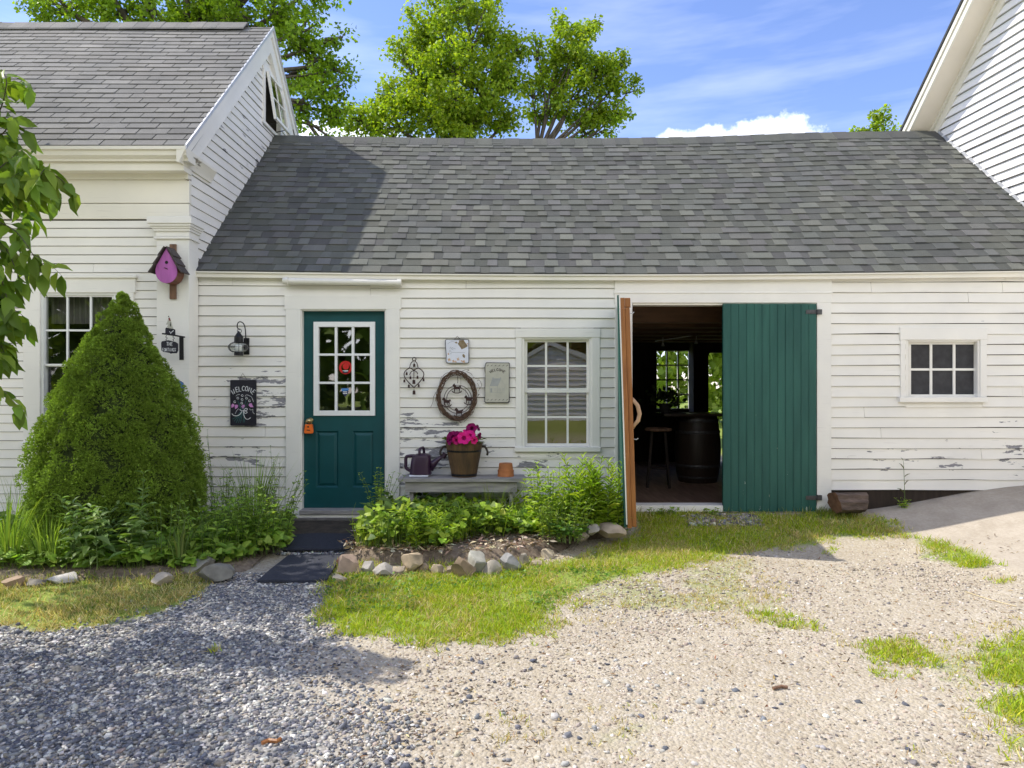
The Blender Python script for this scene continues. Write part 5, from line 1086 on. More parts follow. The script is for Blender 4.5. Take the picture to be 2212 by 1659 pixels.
for f, hgt in ((.735, .018), (.03, .022)):
    r = rbm+(rt-rbm)*f+.002; r2 = rbm+(rt-rbm)*(f+hgt/hh_)+.002; b = MB(); n = 40
    v = [(pcx+q*math.cos(2*math.pi*k_/n), yq+q*math.sin(2*math.pi*k_/n), z0+hh_*f+dz) for q, dz in ((r, 0), (r2, hgt), (r2-.004, hgt), (r-.004, 0)) for k_ in range(n)]
    b.add(v, [(j*n+k_, j*n+(k_+1) % n, ((j+1) % 4)*n+(k_+1) % n, ((j+1) % 4)*n+k_) for j in range(4) for k_ in range(n)]); b.build('hoop', M['iron'], pl_)
b = MB(); b.lathe([(rt-.02, 0), (.01, .012)], (pcx, yq, zt-.035), 20); b.build('potting_soil', M['dark'], pl_)
for sg in (-1, 1):
    b = MB(); r = rbm+(rt-rbm)*.88
    b.tube(smooth_path([(pcx+sg*(r-.005), yq, z0+hh_*.88), (pcx+sg*(r+.03), yq-.01, z0+hh_*.86), (pcx+sg*(r+.055), yq-.015, z0+hh_*.72), (pcx+sg*(r+.05), yq-.012, z0+hh_*.62)]), .011, 8); b.build('rope_handle', M['rope'], pl_, smooth=True)
# petunias
pe = empty('petunias', (pcx, yq, zt-.03), 'magenta petunias blooming in the wooden planter', 'flowers')
def bloom(c, d, r, col):
    d = Vector(d).normalized(); a = d.cross(Vector((0, 0, 1)) if abs(d.z) < .9 else Vector((1, 0, 0))).normalized(); e = d.cross(a); b = MB(); c = Vector(c); b.col = tuple(q*.5 for q in col)
    n = 20; R_ = [r*(1-.13*(1 if k_ % 4 == 0 else 0))*random.uniform(.93, 1.05) for k_ in range(n)]
    ring1 = [c+d*(r*.12)+(a*math.cos(k_*.314)+e*math.sin(k_*.314))*r*.35 for k_ in range(n)]; ring2 = [c+d*(r*(.25+.14*math.sin(k_*1.57+1)))+(a*math.cos(k_*.314)+e*math.sin(k_*.314))*R_[k_] for k_ in range(n)]
    b.add([c-d*r*.4]+ring1, [(0, 1+k_, 1+(k_+1) % n) for k_ in range(n)]); b.col = col; b.add(ring1+ring2, [(k_, (k_+1) % n, n+(k_+1) % n, n+k_) for k_ in range(n)])
    b.col = (.05, .1, .02); b.tube([c-d*r*.35, c-d*r*1.4-Vector((0, 0, r*.5))], .004, 5); return b
DK, PKK = (.24, .004, .10), (.80, .02, .28)
for u, v, r, dv_, cl_, yo in ((979, 945, 14, (-.4, -1, .3), DK, -.12), (991, 940, 11, (.1, -.6, .8), DK, .0), (1002, 946.5, 14, (.1, -1, .25), PKK, -.19), (1015, 941, 12, (.0, -.9, .5), PKK, -.13), (1019, 926, 12.5, (-.2, -1, .3), DK, -.06), (1024, 951, 8, (.3, -1, -.1), (.7, .02, .2), -.19), (1031, 925, 8, (.9, -.3, .4), (.16, .004, .08), -.02), (1034, 942, 8, (.9, -.5, -.1), (.2, .004, .09), -.08), (972, 952, 9, (-.8, -.7, .0), DK, -.14), (986, 951, 9, (-.3, -1, 0), (.5, .01, .16), -.18), (1008, 934, 9, (.2, -.4, .9), PKK, .0)):
    bloom(P(u, v, yq+yo), dv_, r*.0047, cl_).build('bloom', M['petal'], pe)
n = 150; a = rng.uniform(0, 6.28, n); r = rt*np.sqrt(rng.random(n))*1.02; pp = np.stack([pcx+r*np.cos(a), yq+r*np.sin(a), zt+rng.uniform(-.03, .075, n)*(1.2-r/rt*.7)], -1)
d = np.stack([np.cos(a), np.sin(a), rng.uniform(-.3, 1, n)], -1)+rng.normal(0, .3, (n, 3)); bulk('foliage', [inst(*OV, frames(d, np.tile([0, 0, 1.], (n, 1))+rng.normal(0, .3, (n, 3))), rng.uniform(.03, .055, n), pp, pal([(.13, .2, .03), (.2, .27, .05), (.09, .14, .03)], n))], M['leaf'], pe)
# clay pots
yt = -.2; zc = bt+.001; tx = fx(1092.5, yt)
tp = empty('terracotta_pots', (tx, yt, zc), 'two nested terracotta pots upside down at the right end of the bench', 'flower pot')
b = MB(); b.lathe([(.081, 0), (.081, .004), (.078, .044), (.0785, .045), (.075, .046), (.0655, .124), (.063, .127), (.015, .127)], (tx, yt, zc), 28); b.build('outer_pot', M['terra'], tp, smooth=True, auto=.5)
b = MB(); b.lathe([(.080, .0445), (.0795, .058), (.0745, .06), (.07, .06)], (tx, yt, zc+.002), 28); b.build('inner_rim', M['terra'], tp, smooth=True, auto=.5)
# split log by the right wall
lg = empty('split_log', P(1832, 1080, -.15), 'short dark split log leaning at the wall right of the green door', 'log')
b = MB(); A, B_ = Vector((fx(1803, -.22), -.22, .285)), Vector((fx(1862, -.16), -.16, .275)); n = 18; v = []
axd = (B_-A).normalized(); e1 = Vector((0, 0, 1)); e1 = (e1-axd*e1.dot(axd)).normalized(); e2 = axd.cross(e1); prf = [.107*(1+random.uniform(-.12, .1))*(.8 if 2 < k_ < 6 else 1) for k_ in range(n)]
for i in range(7):
    c = A+(B_-A)*i/6
    for k_ in range(n): q = prf[k_]*(1+.03*math.sin(i*2+k_*3)); v.append(c+(e1*math.cos(k_*2*math.pi/n)+e2*math.sin(k_*2*math.pi/n))*q+axd*((-.03 if i == 0 else .02 if i == 6 else 0)*math.cos(k_*2*math.pi/n)))
b.add(v, [(i*n+k_, (i+1)*n+k_, (i+1)*n+(k_+1) % n, i*n+(k_+1) % n) for i in range(6) for k_ in range(n)]); lo_ = b.build('bark', M['log'], lg)
for q_ in (v[-n:], v[:n]): b = MB(); b.add(q_, [tuple(range(n))]); b.build('cut_end', M['log_end'], lg)
# ================================================================ INSIDE THE BARN BAY
bx_, by_ = fx(1509, 2.1), 2.15
br_ = empty('oak_barrel', (bx_, by_, .16), 'dark upright barrel used as a table inside the barn doorway', 'barrel')
b = MB(); b.lathe([(.25, 0), (.275, .12), (.295, .3), (.30, .43), (.293, .58), (.27, .76), (.25, .87), (.23, .87), (.23, .85)], (bx_, by_, .161), 32); b.build('staves', M['old_wood'], br_, smooth=True, auto=.6).data.materials[0] = mat('black_stained_oak', (.03, .02, .014), .5, .3, 6, (8, 8, 1))
for z, r in ((.06, .265), (.2, .288), (.64, .287), (.79, .267)): b = MB(); b.lathe([(r, 0), (r+.004, .02), (r, .04)], (bx_, by_, .161+z), 32); b.build('hoop', M['hinge'], br_)
bt_ = empty('counter', (fx(1490, 2.1), by_, 1.035), 'dark plank bar top resting on the barrel', 'table top')
b = MB(); b.box(fx(1425, 2.1), fx(1560, 2.1), by_-.3, by_+.3, 1.0325, 1.065); b.build('plank', mat('dark_plank', (.035, .022, .015), .35, .3, 3, (1, 8, 8)), bt_, bevel=.004)
sx_, sy_ = fx(1424, 1.6), 1.65; st = empty('bar_stool', (sx_, sy_, .16), 'dark wooden bar stool in front of the bar top', 'stool')
b = MB(); b.lathe([(.15, 0), (.17, .01), (.17, .03), (.15, .04)], (sx_, sy_, .86), 24); b.build('seat', M['old_wood'], st)
for k_ in range(4): a = k_*math.pi/2+.6; b = MB(); b.tube([(sx_+.11*math.cos(a), sy_+.11*math.sin(a), .862), (sx_+.19*math.cos(a), sy_+.19*math.sin(a), .161)], .017, 8); b.build('leg', M['inner'], st)
b = MB()
for k_ in range(4): a, c = k_*math.pi/2+.6, (k_+1)*math.pi/2+.6; b.tube([(sx_+.163*math.cos(a), sy_+.163*math.sin(a), .4), (sx_+.163*math.cos(c), sy_+.163*math.sin(c), .4)], .011, 6)
b.build('foot_rung', M['inner'], st)
ty = 2.0; tb_ = empty('flower_tub', (fx(1424, ty), ty, 1.065), 'dark pot of flowers silhouetted on the bar top', 'flower pot')
c0_ = (fx(1437, ty), ty, 1.0655); b = MB(); b.lathe([(.06, 0), (.085, .12), (.088, .13), (.07, .13)], c0_, 18); b.build('pot', M['dark'], tb_)
n = 160; pp = np.array(c0_)+np.array([0, 0, .2])+rng.normal(0, 1, (n, 3))*np.array([.09, .06, .05]); d = pp-np.array(c0_)-np.array([0, 0, .1]); bulk('foliage', [inst(*OV, frames(d, rdir(n)), rng.uniform(.04, .07, n), pp, pal([(.03, .05, .015)], n))], M['leaf'], tb_)
td = empty('handled_tray', (fx(1458, ty), ty, 1.066), 'dark wire tray with raised handle on the bar top', 'tray')
b = MB(); q = lambda u, v: P(u, v, ty-.05)
b.tube([q(1446, 889), q(1462, 886), q(1470, 870), q(1452, 870)], .009, 6); b.tube([q(1440, 880), q(1462, 868)], .007, 6); b.build('handle', M['dark'], td); b = MB(); b.box(fx(1446, ty), fx(1478, ty), ty-.1, ty+.08, 1.0655, 1.08); b.build('tray', M['dark'], td)
tr_ = empty('track_light', (fx(1490, 2.6), 2.6, 2.1), 'thin track of small spotlights under the dark barn ceiling', 'lamp')
b = MB(); b.tube([P(1415, 737, 2.6), P(1470, 729, 2.6), P(1560, 716, 2.6)], .006, 5); b.build('cable', M['flash'], tr_)
for u, v in ((1432, 743), (1504, 738)):
    c = P(u, v, 2.6); b = MB(); b.tube([(c[0], c[1], c[2]+.09), c], .003, 5); b.lathe([(.012, .02), (.026, -.03), (.022, -.03)], c, 12); b.build('spotlight', M['flash'], tr_)
# ================================================================ SHRUB AND PLANTS
UPZ = lambda n: np.tile([0, 0, 1.], (n, 1))
scx, scy = fx(256, -.98), -.98
prof_v = [(.0, .60), (.2, .70), (.45, .76), (.6, .75), (.78, .695), (1.13, .61), (1.48, .445), (1.83, .255), (2.0, .17), (2.12, .10), (2.22, .03)]
pr_z, pr_r = np.array([p[0] for p in prof_v])+.04, np.array([p[1] for p in prof_v])
sp_ = empty('dwarf_spruce', (scx, scy, .05), 'dense conical dark green dwarf spruce in front of the farmhouse window', 'shrub')
nl = 820; q_ = (np.arange(nl)+.5)/nl; zz_ = np.linspace(.02, 2.2, 400); ar_ = np.cumsum(np.interp(zz_, pr_z, pr_r)+.05); ar_ /= ar_[-1]
z = np.interp(q_, ar_, zz_)+rng.normal(0, .025, nl); a = (np.arange(nl)*2.399963+rng.normal(0, .18, nl)) % 6.2832
r = np.interp(z, pr_z, pr_r)*(.88+rng.normal(0, .035, nl))+.17*(fnoise(a*.55+20, z, .26, 77)-.5)*np.interp(z, [0, 1.8, 2.2], [1, .5, .1])
lc = np.stack([scx+(z-1)*.03+(r-.045)*np.cos(a), scy+(r-.045)*np.sin(a)*.80, z], -1); lr = np.clip(rng.normal(.088, .02, nl), .05, .14)*np.interp(z, [0, 1.5, 2.0, 2.2], [1.1, .9, .62, .38])
out = nrm(np.stack([np.cos(a), np.sin(a), np.full(nl, .5)], -1)); per = 120; N_ = nl*per
d = nrm(np.repeat(out, per, 0)*.85+rdir(N_)); rad = rng.uniform(.70, 1.04, (N_, 1)); pos = np.repeat(lc, per, 0)+d*np.repeat(lr, per)[:, None]*rad
tone = np.repeat(rng.normal(1, .10, nl), per)*rng.normal(1, .12, N_); basec = np.array([.24, .35, .052])[None]*tone[:, None]; m_ = 5
dd = nrm(np.repeat(d, m_, 0)+rng.normal(0, .5, (N_*m_, 3))+np.array([0, 0, .2])); n = len(dd)
sz = rng.uniform(.011, .022, n); v = inst(LEAF4[0], LEAF4[1], frames(dd, rdir(n)), np.stack([sz*.34, sz, sz], -1), np.repeat(pos, m_, 0), np.repeat(basec, m_, 0)*rng.uniform(.75, 1.3, (n, 1)))
bulk('foliage', [v], M['needle'], sp_)
b = MB(); b.lathe([(max(q[1]*.85-.075, .004), q[0]+.03) for q in prof_v[:-2]], (0, 0, .0), 28); b.v = [(scx+p[0]+(p[2]-1)*.03, scy+p[1]*.80, p[2]) for p in b.v]; b.build('inner_twigs', mat('dark_twigs', (.05, .075, .018), .95, .5, 26, bump=.03), sp_)
b = MB(); b.tube([(scx, scy, .03), (scx, scy, .6)], .05, 8); b.build('trunk', M['bark'], sp_)
GA = [(.25, .38, .06), (.30, .44, .065), (.20, .32, .05)]; GB = [(.31, .44, .042), (.38, .50, .05), (.25, .38, .036)]; GF = [(.19, .29, .095), (.23, .34, .11)]
def bedz(x, y): return .13 if x > -1.5 else .08
def stemplant(name, label, cat, x, y, ns, h, ll, lw, spread, cols, grp=None, pairs=9, lean=.18, tmpl=OV, up=.35, base=.12, z0=None, taper=.5, whorl=2, rad=.004):
    z0 = bedz(x, y) if z0 is None else z0; T = empty(name, (x, y, z0), label, cat, grp); b = MB(); LP, LD, LS = [], [], []
    for i in range(ns):
        a = random.random()*6.28; q = spread*math.sqrt(random.random()); bx, by = x+q*math.cos(a), y+q*math.sin(a)*.8; hh = h*random.uniform(.72, 1.05)
        ln = Vector((math.cos(a)*lean*random.random()*1.6, math.sin(a)*lean*random.random(), 1)); pts = [Vector((bx, by, z0-.02))+Vector((ln.x*t*t, ln.y*t*t, t))*hh for t in np.linspace(0, 1, 7)]
        b.tube(pts, [rad*(1-.6*j/6) for j in range(7)], 5); ph = random.random()*6.28
        for j in range(pairs):
            t = base+(1-base)*j/max(pairs-1, 1); k_ = t*6; i0 = min(int(k_), 5); p = pts[i0]+(pts[i0+1]-pts[i0])*(k_-i0)
            for w_ in range(whorl):
                an = ph+j*1.57+w_*6.283/whorl+random.gauss(0, .25); e = up+random.gauss(0, .18)+(.5*t if t > .8 else 0); LD.append((math.cos(an), math.sin(an), e)); LP.append(p); LS.append(ll*random.uniform(.75, 1.15)*(1-taper*max(0, t-.35)/.65)*(.75 if t < .15 else 1))
    b.build('stems', M['stem'], T); n = len(LP); LS = np.array(LS)
    bulk('leaves', [inst(*tmpl, frames(np.array(LD), UPZ(n)+rng.normal(0, .22, (n, 3))), np.stack([LS*lw, LS, LS], -1), np.array([tuple(p) for p in LP]), pal(cols, n, .12))], M['leaf'], T); return T
def bladeclump(name, label, cat, x, y, n, h, w, cols, spread=.06, arch=.6, grp=None, z0=None):
    z0 = bedz(x, y) if z0 is None else z0; T = empty(name, (x, y, z0), label, cat, grp); V, Fc, C = [], [], []; ofs = 0; seg = 8
    for i in range(n):
        a = random.random()*6.28; q = spread*math.sqrt(random.random()); hh = h*random.uniform(.55, 1.1); ar = arch*random.uniform(.3, 1.3); d = np.array([math.cos(a), math.sin(a), 0]); s = np.array([-d[1], d[0], 0]); p = np.array([x, y, z0-.01])+d*q; th = random.uniform(.03, .3)
        col = pal(cols, 1, .12)[0]; ww = w*random.uniform(.7, 1.2)
        for j in range(seg+1):
            t = j/seg; wd = ww*(1-t)**.6*(.6+.4*min(1, t*5)); V += [p-s*wd/2, p+s*wd/2+np.array([0, 0, wd*.2])]; th2 = th+ar*t*t*1.9; p = p+(d*math.sin(th2)+np.array([0, 0, math.cos(th2)]))*hh/seg
            if j < seg: Fc.append([ofs+2*j, ofs+2*j+1, ofs+2*j+3, ofs+2*j+2]); C.append(col)
        ofs += 2*(seg+1)
    bulk('blades', [(np.array(V), np.array(Fc), np.array(C))], M['grass'], T); return T
PS = 'plants in the shaded left bed'; PR = 'plants in the sunlit right bed'
bladeclump('daylily', 'arching grassy daylily clump at far left edge of the shaded bed', 'plant', fx(15, -1.55), -1.55, 120, .60, .014, GA+[(.17, .26, .05)], .17, .75, PS)
bladeclump('daylily', 'arching daylily clump just left of the broad leaved comfrey', 'plant', fx(108, -1.62), -1.62, 90, .48, .014, GA+[(.17, .26, .05)], .13, .9, PS)
stemplant('comfrey', 'broad leaved comfrey with big drooping leaves below the spruce', 'plant', fx(240, -1.66), -1.66, 17, .50, .15, .42, .21, GF, PS, 9, .38, up=.05)
stemplant('comfrey', 'smaller leafy comfrey at the foot of the spruce behind the flat whitish stone', 'plant', fx(172, -1.62), -1.62, 8, .42, .13, .42, .10, GF, PS, 7, .3, up=.15)
stemplant('milkweed', 'single tall milkweed stem standing against the spruce', 'plant', fx(304, -1.66), -1.66, 2, .72, .14, .38, .02, GF, PS, 10, .08, up=.3)
stemplant('vine_weed', 'thin vine with round leaves and bare tip in front of the spruce', 'plant', fx(362, -1.62), -1.62, 7, .50, .08, .62, .09, GA, PS, 9, .25, up=.15, whorl=1)
bladeclump('iris', 'pale flat iris blades rising beside the leaning grey slab', 'plant', fx(388, -1.68), -1.68, 14, .36, .021, [(.16, .22, .06), (.13, .2, .05)], .06, .5, PS)
bladeclump('bent_grass', 'bent pale grass stalks arching above the iris blades', 'plant', fx(405, -1.55), -1.55, 11, .58, .012, [(.17, .23, .05)], .05, .85, PS)
stemplant('leafy_weed', 'bushy leafy weed beside the grey boulder at the path', 'plant', fx(455, -1.42), -1.42, 22, .46, .095, .5, .17, GA, PS, 7, .4, up=.1)
stemplant('leafy_weed', 'bushy leafy weed in the middle right of the shaded bed', 'plant', fx(520, -1.25), -1.25, 26, .50, .085, .5, .19, GA, PS, 8, .3, up=.15)
stemplant('leafy_weed', 'leafy weed spilling over the gravel next to the path mat', 'plant', fx(578, -1.08), -1.08, 26, .44, .075, .52, .17, GA+GB[:1], PS, 7, .45, up=.1)
stemplant('leafy_weed', 'leafy weed against the left door casing', 'plant', fx(604, -.66), -.66, 16, .54, .07, .5, .12, GA, PS, 8, .3, up=.2)
stemplant('leafy_weed', 'leafy weed at the wall below the slate WELCOME sign', 'plant', fx(480, -.8), -.8, 22, .58, .07, .5, .22, GA, PS, 8, .3, up=.2)
bladeclump('tall_grass', 'tall grass clump rising at the wall left of the entry door', 'plant', fx(548, -.62), -.62, 150, .74, .010, GA+[(.12, .17, .04)], .16, .4, PS)
stemplant('twining_vine', 'thin twining vine climbing the wall right of the spruce', 'plant', fx(470, -.3), -.3, 5, .92, .055, .55, .06, GA, PS, 12, .12, up=.2, whorl=1, rad=.0025)
stemplant('twining_vine', 'thin twining vine climbing beside the left door casing', 'plant', fx(598, -.26), -.26, 4, .88, .055, .55, .05, GA, PS, 12, .10, up=.2, whorl=1, rad=.0025)
bladeclump('tall_grass', 'dark thin grass tuft poking up left of the spruce', 'plant', fx(52, -.5), -.5, 26, .58, .006, GA, .12, .25, PS)
stemplant('climbing_weed', 'climbing weed on the right casing of the entry door', 'plant', fx(820, -.55), -.55, 14, .54, .06, .58, .07, GA+GB, PR, 9, .25, up=.2)
stemplant('plantain', 'big broad leaved plantain right of the entry door', 'plant', fx(868, -.95), -.95, 9, .26, .20, .42, .07, [(.11, .19, .04), (.13, .21, .05)], PR, 4, .5, up=.35, taper=.2, base=.2)
stemplant('goldenrod', 'feathery bright goldenrod just behind the bed edge rocks', 'plant', fx(908, -1.36), -1.36, 26, .30, .07, .22, .13, GB, PR, 14, .3, up=.5, taper=.3)
stemplant('leafy_weed', 'lit airy weed rising in front of the bench apron under the planter', 'plant', fx(1000, -.78), -.85, 9, .26, .07, .45, .10, GB, PR, 8, .3, up=.3)
stemplant('leafy_weed', 'lit weed in front of the bench end under the terracotta pots', 'plant', fx(1085, -.8), -.85, 9, .25, .065, .45, .09, GB, PR, 8, .3, up=.3)
bladeclump('wild_grass', 'thin upright grass blades in front of the bench right of the planter', 'plant', fx(1062, -.6), -.6, 9, .42, .007, GB, .10, .3, PR)
stemplant('goldenrod', 'feathery weed behind the square tan block', 'plant', fx(952, -1.3), -1.3, 7, .20, .05, .25, .06, GB, PR, 10, .3, up=.5)
bladeclump('wild_grass', 'sparse lit grass tuft at the left end of the right bed', 'plant', fx(790, -1.25), -1.25, 26, .24, .007, GB, .10, .5, PR)
bladeclump('wild_grass', 'grass tuft above the flat cream slab stone', 'plant', fx(985, -1.1), -1.1, 22, .2, .007, GB, .10, .5, PR)
stemplant('nettle', 'leafy nettle clump in front of the left half of the sash window sill', 'plant', fx(1190, -.74), -.74, 20, .60, .105, .38, .17, GB, PR, 12, .16, up=.3)
stemplant('willow_herb', 'tall narrow leaved willow herb below the right half of the sash window', 'plant', fx(1258, -.80), -.80, 16, .66, .15, .19, .12, GB, PR, 17, .12, up=.75)
stemplant('willow_herb', 'tall narrow leaved willow herb beside the open brown barn door', 'plant', fx(1312, -.78), -.78, 14, .62, .14, .20, .10, GB, PR, 16, .14, up=.7)
stemplant('leafy_weed', 'bright yellow green weed bushing out in front of the tall willow herb', 'plant', fx(1214, -1.02), -1.02, 34, .34, .07, .4, .18, [(.2, .28, .035), (.17, .26, .03)], PR, 8, .3, up=.3)
stemplant('geranium', 'dark green round leaved clump on the bed edge left of the tan boulder', 'plant', fx(1232, -1.12), -1.12, 14, .16, .075, .9, .12, [(.07, .15, .025), (.09, .18, .03)], PR, 3, .6, tmpl=HEART, up=.2, base=.6)
stemplant('leafy_weed', 'low leafy weed at the foot of the open barn door', 'plant', fx(1335, -.78), -.78, 10, .22, .06, .4, .08, GB, PR, 7, .4, up=.2)
stemplant('wall_weed', 'lone thin weed stalk at the wall under the six pane window', 'plant', fx(1955, -.06), -.06, 1, .47, .13, .09, .005, [(.12, .14, .06), (.16, .15, .06)], None, 6, .04, up=.9, whorl=1, z0=.23)
stemplant('wall_weed', 'small toothed weed at the foot of the wall stalk', 'plant', fx(1952, -.10), -.10, 6, .10, .055, .5, .02, GB, None, 4, .6, up=.2, z0=.22)
stemplant('sill_weed', 'low broad leaves growing at the barn doorway sill', 'plant', fx(1540, -.12), -.12, 8, .08, .06, .8, .07, GA, None, 3, .6, tmpl=HEART, up=.2, z0=.14)
stemplant('sill_weed', 'low leaves at the left corner of the barn doorway sill', 'plant', fx(1430, -.12), -.12, 11, .09, .06, .8, .13, GA, None, 3, .6, tmpl=HEART, up=.2, z0=.14)
# low leafy ground cover filling both beds
def cover(poly, n, hgt, size, cols, dens, zb):
    x0, x1 = min(p[0] for p in poly), max(p[0] for p in poly); y0, y1 = min(p[1] for p in poly), max(p[1] for p in poly)
    x, y = sample((x0, x1, y0, y1), n, lambda x, y: inpoly(x, y, poly)*dens(x, y)); n = len(x); h = hgt(x, y)*rng.uniform(.25, 1.1, n)
    d = np.stack([rng.normal(size=n), rng.normal(size=n)-.35, rng.normal(0, .3, n)], -1); s = size*rng.uniform(.6, 1.35, n)
    L = inst(*HEART, frames(d, UPZ(n)+np.array([0, -.35, 0])+rng.normal(0, .35, (n, 3))), np.stack([s, s, s], -1), np.stack([x, y, zb+h], -1), pal(cols, n, .16))
    st = inst(*BLADE, frames(np.stack([rng.normal(0, .15, n), rng.normal(0, .15, n), np.ones(n)], -1), rdir(n)), np.stack([np.full(n, .004), h+.01, np.full(n, .02)], -1), np.stack([x, y, np.full(n, zb)], -1), pal([(.1, .16, .03)], n)); return [L, st]
pr_ = [(fx(765, -1.2), -1.2), (fx(790, -1.44), -1.44), (fx(955, -1.44), -1.44), (fx(1000, -1.12), -1.12), (fx(1110, -.95), -.95), (fx(1230, -1.0), -1.0), (fx(1345, -.75), -.75), (fx(1365, -.1), -.1), (fx(845, -.1), -.1)]
cv = cover(pr_, 6500, lambda x, y: (.05+.38*np.clip(fnoise(x, y, .28, 51)-.22, 0, 1))*np.where(x < -.75, 1.2, 1.0), .055, GB+[(.11, .19, .03)], lambda x, y: np.where(y > -.3, .5, 1.0), .13)
pl2 = [(-5.5, -1.7), (fx(60, -1.8), -1.8), (fx(420, -1.74), -1.74), (fx(540, -1.5), -1.5), (fx(625, -1.15), -1.15), (fx(632, -.5), -.5), (fx(632, -.1), -.1), (-3.1, -.1), (-3.3, -.3), (-5.5, -.3)]
cv += cover(pl2, 7500, lambda x, y: .04+.16*fnoise(x, y, .4, 53), .055, GA, lambda x, y: 1.0-.0*x, .05)
x, y = sample((-1.5, 1.2, -1.35, -.3), 800, lambda x, y: inpoly(x, y, pr_)); cv.append(blades(x, y, .27, .006, pal(GB, len(x)), .3)); cv[-1][0][:, 2] += .12
tag(bulk('ground_cover', cv, M['leaf']), 'low heart leaved weeds filling the two flower beds', 'ground cover', kind='stuff')
# sticks and loose bits
def stick(pts, r, label, m='old_wood', name='stick', cat='stick', grp='loose sticks on the drive'):
    b = MB(); P_ = [G(u, v) for u, v in pts]; b.tube([(p[0], p[1], float(gz(*p))+r+.004) for p in P_], r, 6); tag(b.build(name, M[m]), label, cat, grp)
stick([(566, 1612), (580, 1606), (598, 1608), (606, 1603)], .009, 'short orange brown stick on blue grey gravel near bottom edge', 'pine')
stick([(1670, 1492), (1688, 1488), (1702, 1490)], .008, 'grey brown twig on tan gravel at lower right')
stick([(850, 1285), (880, 1291), (905, 1302), (912, 1312)], .004, 'long straw stalk lying on the sunlit grass', 'straw')
stick([(2085, 1280), (2140, 1298), (2195, 1312)], .003, 'straw stalk on gravel below the ramp grass', 'straw')
# ================================================================ TREES
def tree(name, label, cat, Y, base_u, fork, blobs, n_cl, per, leaf, cols, grp=None, tr=.2, cl_r=.24, sub=5, tmpl=MAPLE, seed=1, lim=.5):
    r = np.random.default_rng(seed); s = (D+Y)/F; T = empty(name, (fx(base_u, Y), Y, 0), label, cat, grp)
    C = np.array([(fx(u, Y), Y+dy, fz(v, Y)) for u, v, q, dy in blobs]); R = np.array([q*s for *_, q, dy in blobs])
    b = MB(); fk = Vector((fx(fork[0], Y), Y, fz(fork[1], Y))); bs = Vector((fx(base_u, Y), Y, -.1)); md = (bs+fk)/2+Vector((.08, 0, 0))
    b.tube(smooth_path([bs, md, fk]), [tr*(1-.45*t) for t in np.linspace(0, 1, 9)], 10); b.build('trunk', M['bark'], T, smooth=True)
    order = np.argsort([-(q) for q in R]); w = R**2.3; w /= w.sum(); pick = r.choice(len(R), n_cl, p=w)
    dirs = nrm(r.normal(size=(n_cl, 3))); rad = R[pick]*(r.random(n_cl)**.42); cp_ = C[pick]+dirs*rad[:, None]*np.array([1, .9, 1])
    limb = MB()
    for i, c in enumerate(C):
        cv_ = Vector(c); m = fk+(cv_-fk)*.5+Vector((r.normal(0, .12), r.normal(0, .1), -.18*(cv_-fk).length*.5)); L = (cv_-fk).length; k_ = tr*.42*(R[i]/R.max())**.5+.008
        if L > .3: limb.tube(smooth_path([fk-Vector((0, 0, .1)), m, cv_]), [k_*(1-.75*t) for t in np.linspace(0, 1, 9)], 7)
        ids = np.where(pick == i)[0][:sub]
        for j in ids:
            e = Vector(cp_[j]); m2 = (cv_+e)/2+Vector((0, 0, -.05)); limb.tube([cv_-(cv_-fk).normalized()*.1*L, m2, e], [k_*.42, k_*.3, .006], 5)
    limb.build('limbs', M['bark'], T, smooth=True)
    n = n_cl*per; cr = np.repeat(cl_r*r.uniform(.6, 1.25, n_cl), per); q = r.normal(size=(n, 3)); q = nrm(q)*(r.random((n, 1))**.5)
    pos = np.repeat(cp_, per, 0)+q*cr[:, None]*np.array([1, 1, .75]); d = nrm(q*.8+np.array([0, 0, -.35])+r.normal(0, .5, (n, 3))); tone = np.repeat(r.normal(1, .13, n_cl), per)[:, None]
    col = np.array(cols)[r.integers(0, len(cols), n)]*tone*r.normal(1, .14, (n, 1)); sz = leaf*r.uniform(.65, 1.25, n)
    bulk('crown', [inst(*tmpl, frames(d, np.array([0, 0, 1.])+r.normal(0, .55, (n, 3))), sz, pos, np.clip(col, .005, .9))], M['tree_leaf'], T); return T
TC = [(.22, .335, .028), (.27, .375, .032), (.17, .275, .025), (.31, .40, .035)]
TG = 'maples behind the buildings'
tree('maple_tree', 'tall central maple behind the middle of the wing roof', 'tree', 9, 1000, (985, 330), [(955, 30, 85, 0), (1000, -40, 85, .3), (905, 110, 72, .2), (1010, 110, 90, -.3), (940, 140, 80, .1), (1075, 120, 62, .2), (1060, 60, 48, 0), (880, 205, 70, .2), (960, 220, 90, -.6), (1050, 215, 78, -.3), (1095, 180, 50, 0), (800, 225, 52, .3), (760, 255, 50, 0), (850, 270, 70, 0), (1000, 285, 80, -.4), (1090, 255, 40, 0), (905, 55, 45, .3), (870, 120, 30, 0), (1120, 100, 26, 0)], 540, 62, .068, TC, TG, .2, .27, 6, seed=4)
tree('maple_tree', 'smaller forked maple at the right, its branches open to the sky', 'tree', 9.5, 1150, (1160, 330), [(1240, 110, 62, 0), (1215, 60, 26, 0), (1262, 62, 30, 0), (1200, 170, 58, .2), (1275, 165, 58, -.2), (1330, 185, 40, 0), (1345, 140, 28, 0), (1235, 215, 55, -.2), (1300, 235, 48, .2), (1345, 235, 32, 0), (1175, 245, 38, 0), (1265, 275, 40, 0), (1310, 280, 26, 0), (1160, 110, 28, 0), (1365, 190, 20, 0), (1150, 200, 30, 0)], 210, 60, .070, TC, TG, .13, .24, 6, seed=8)
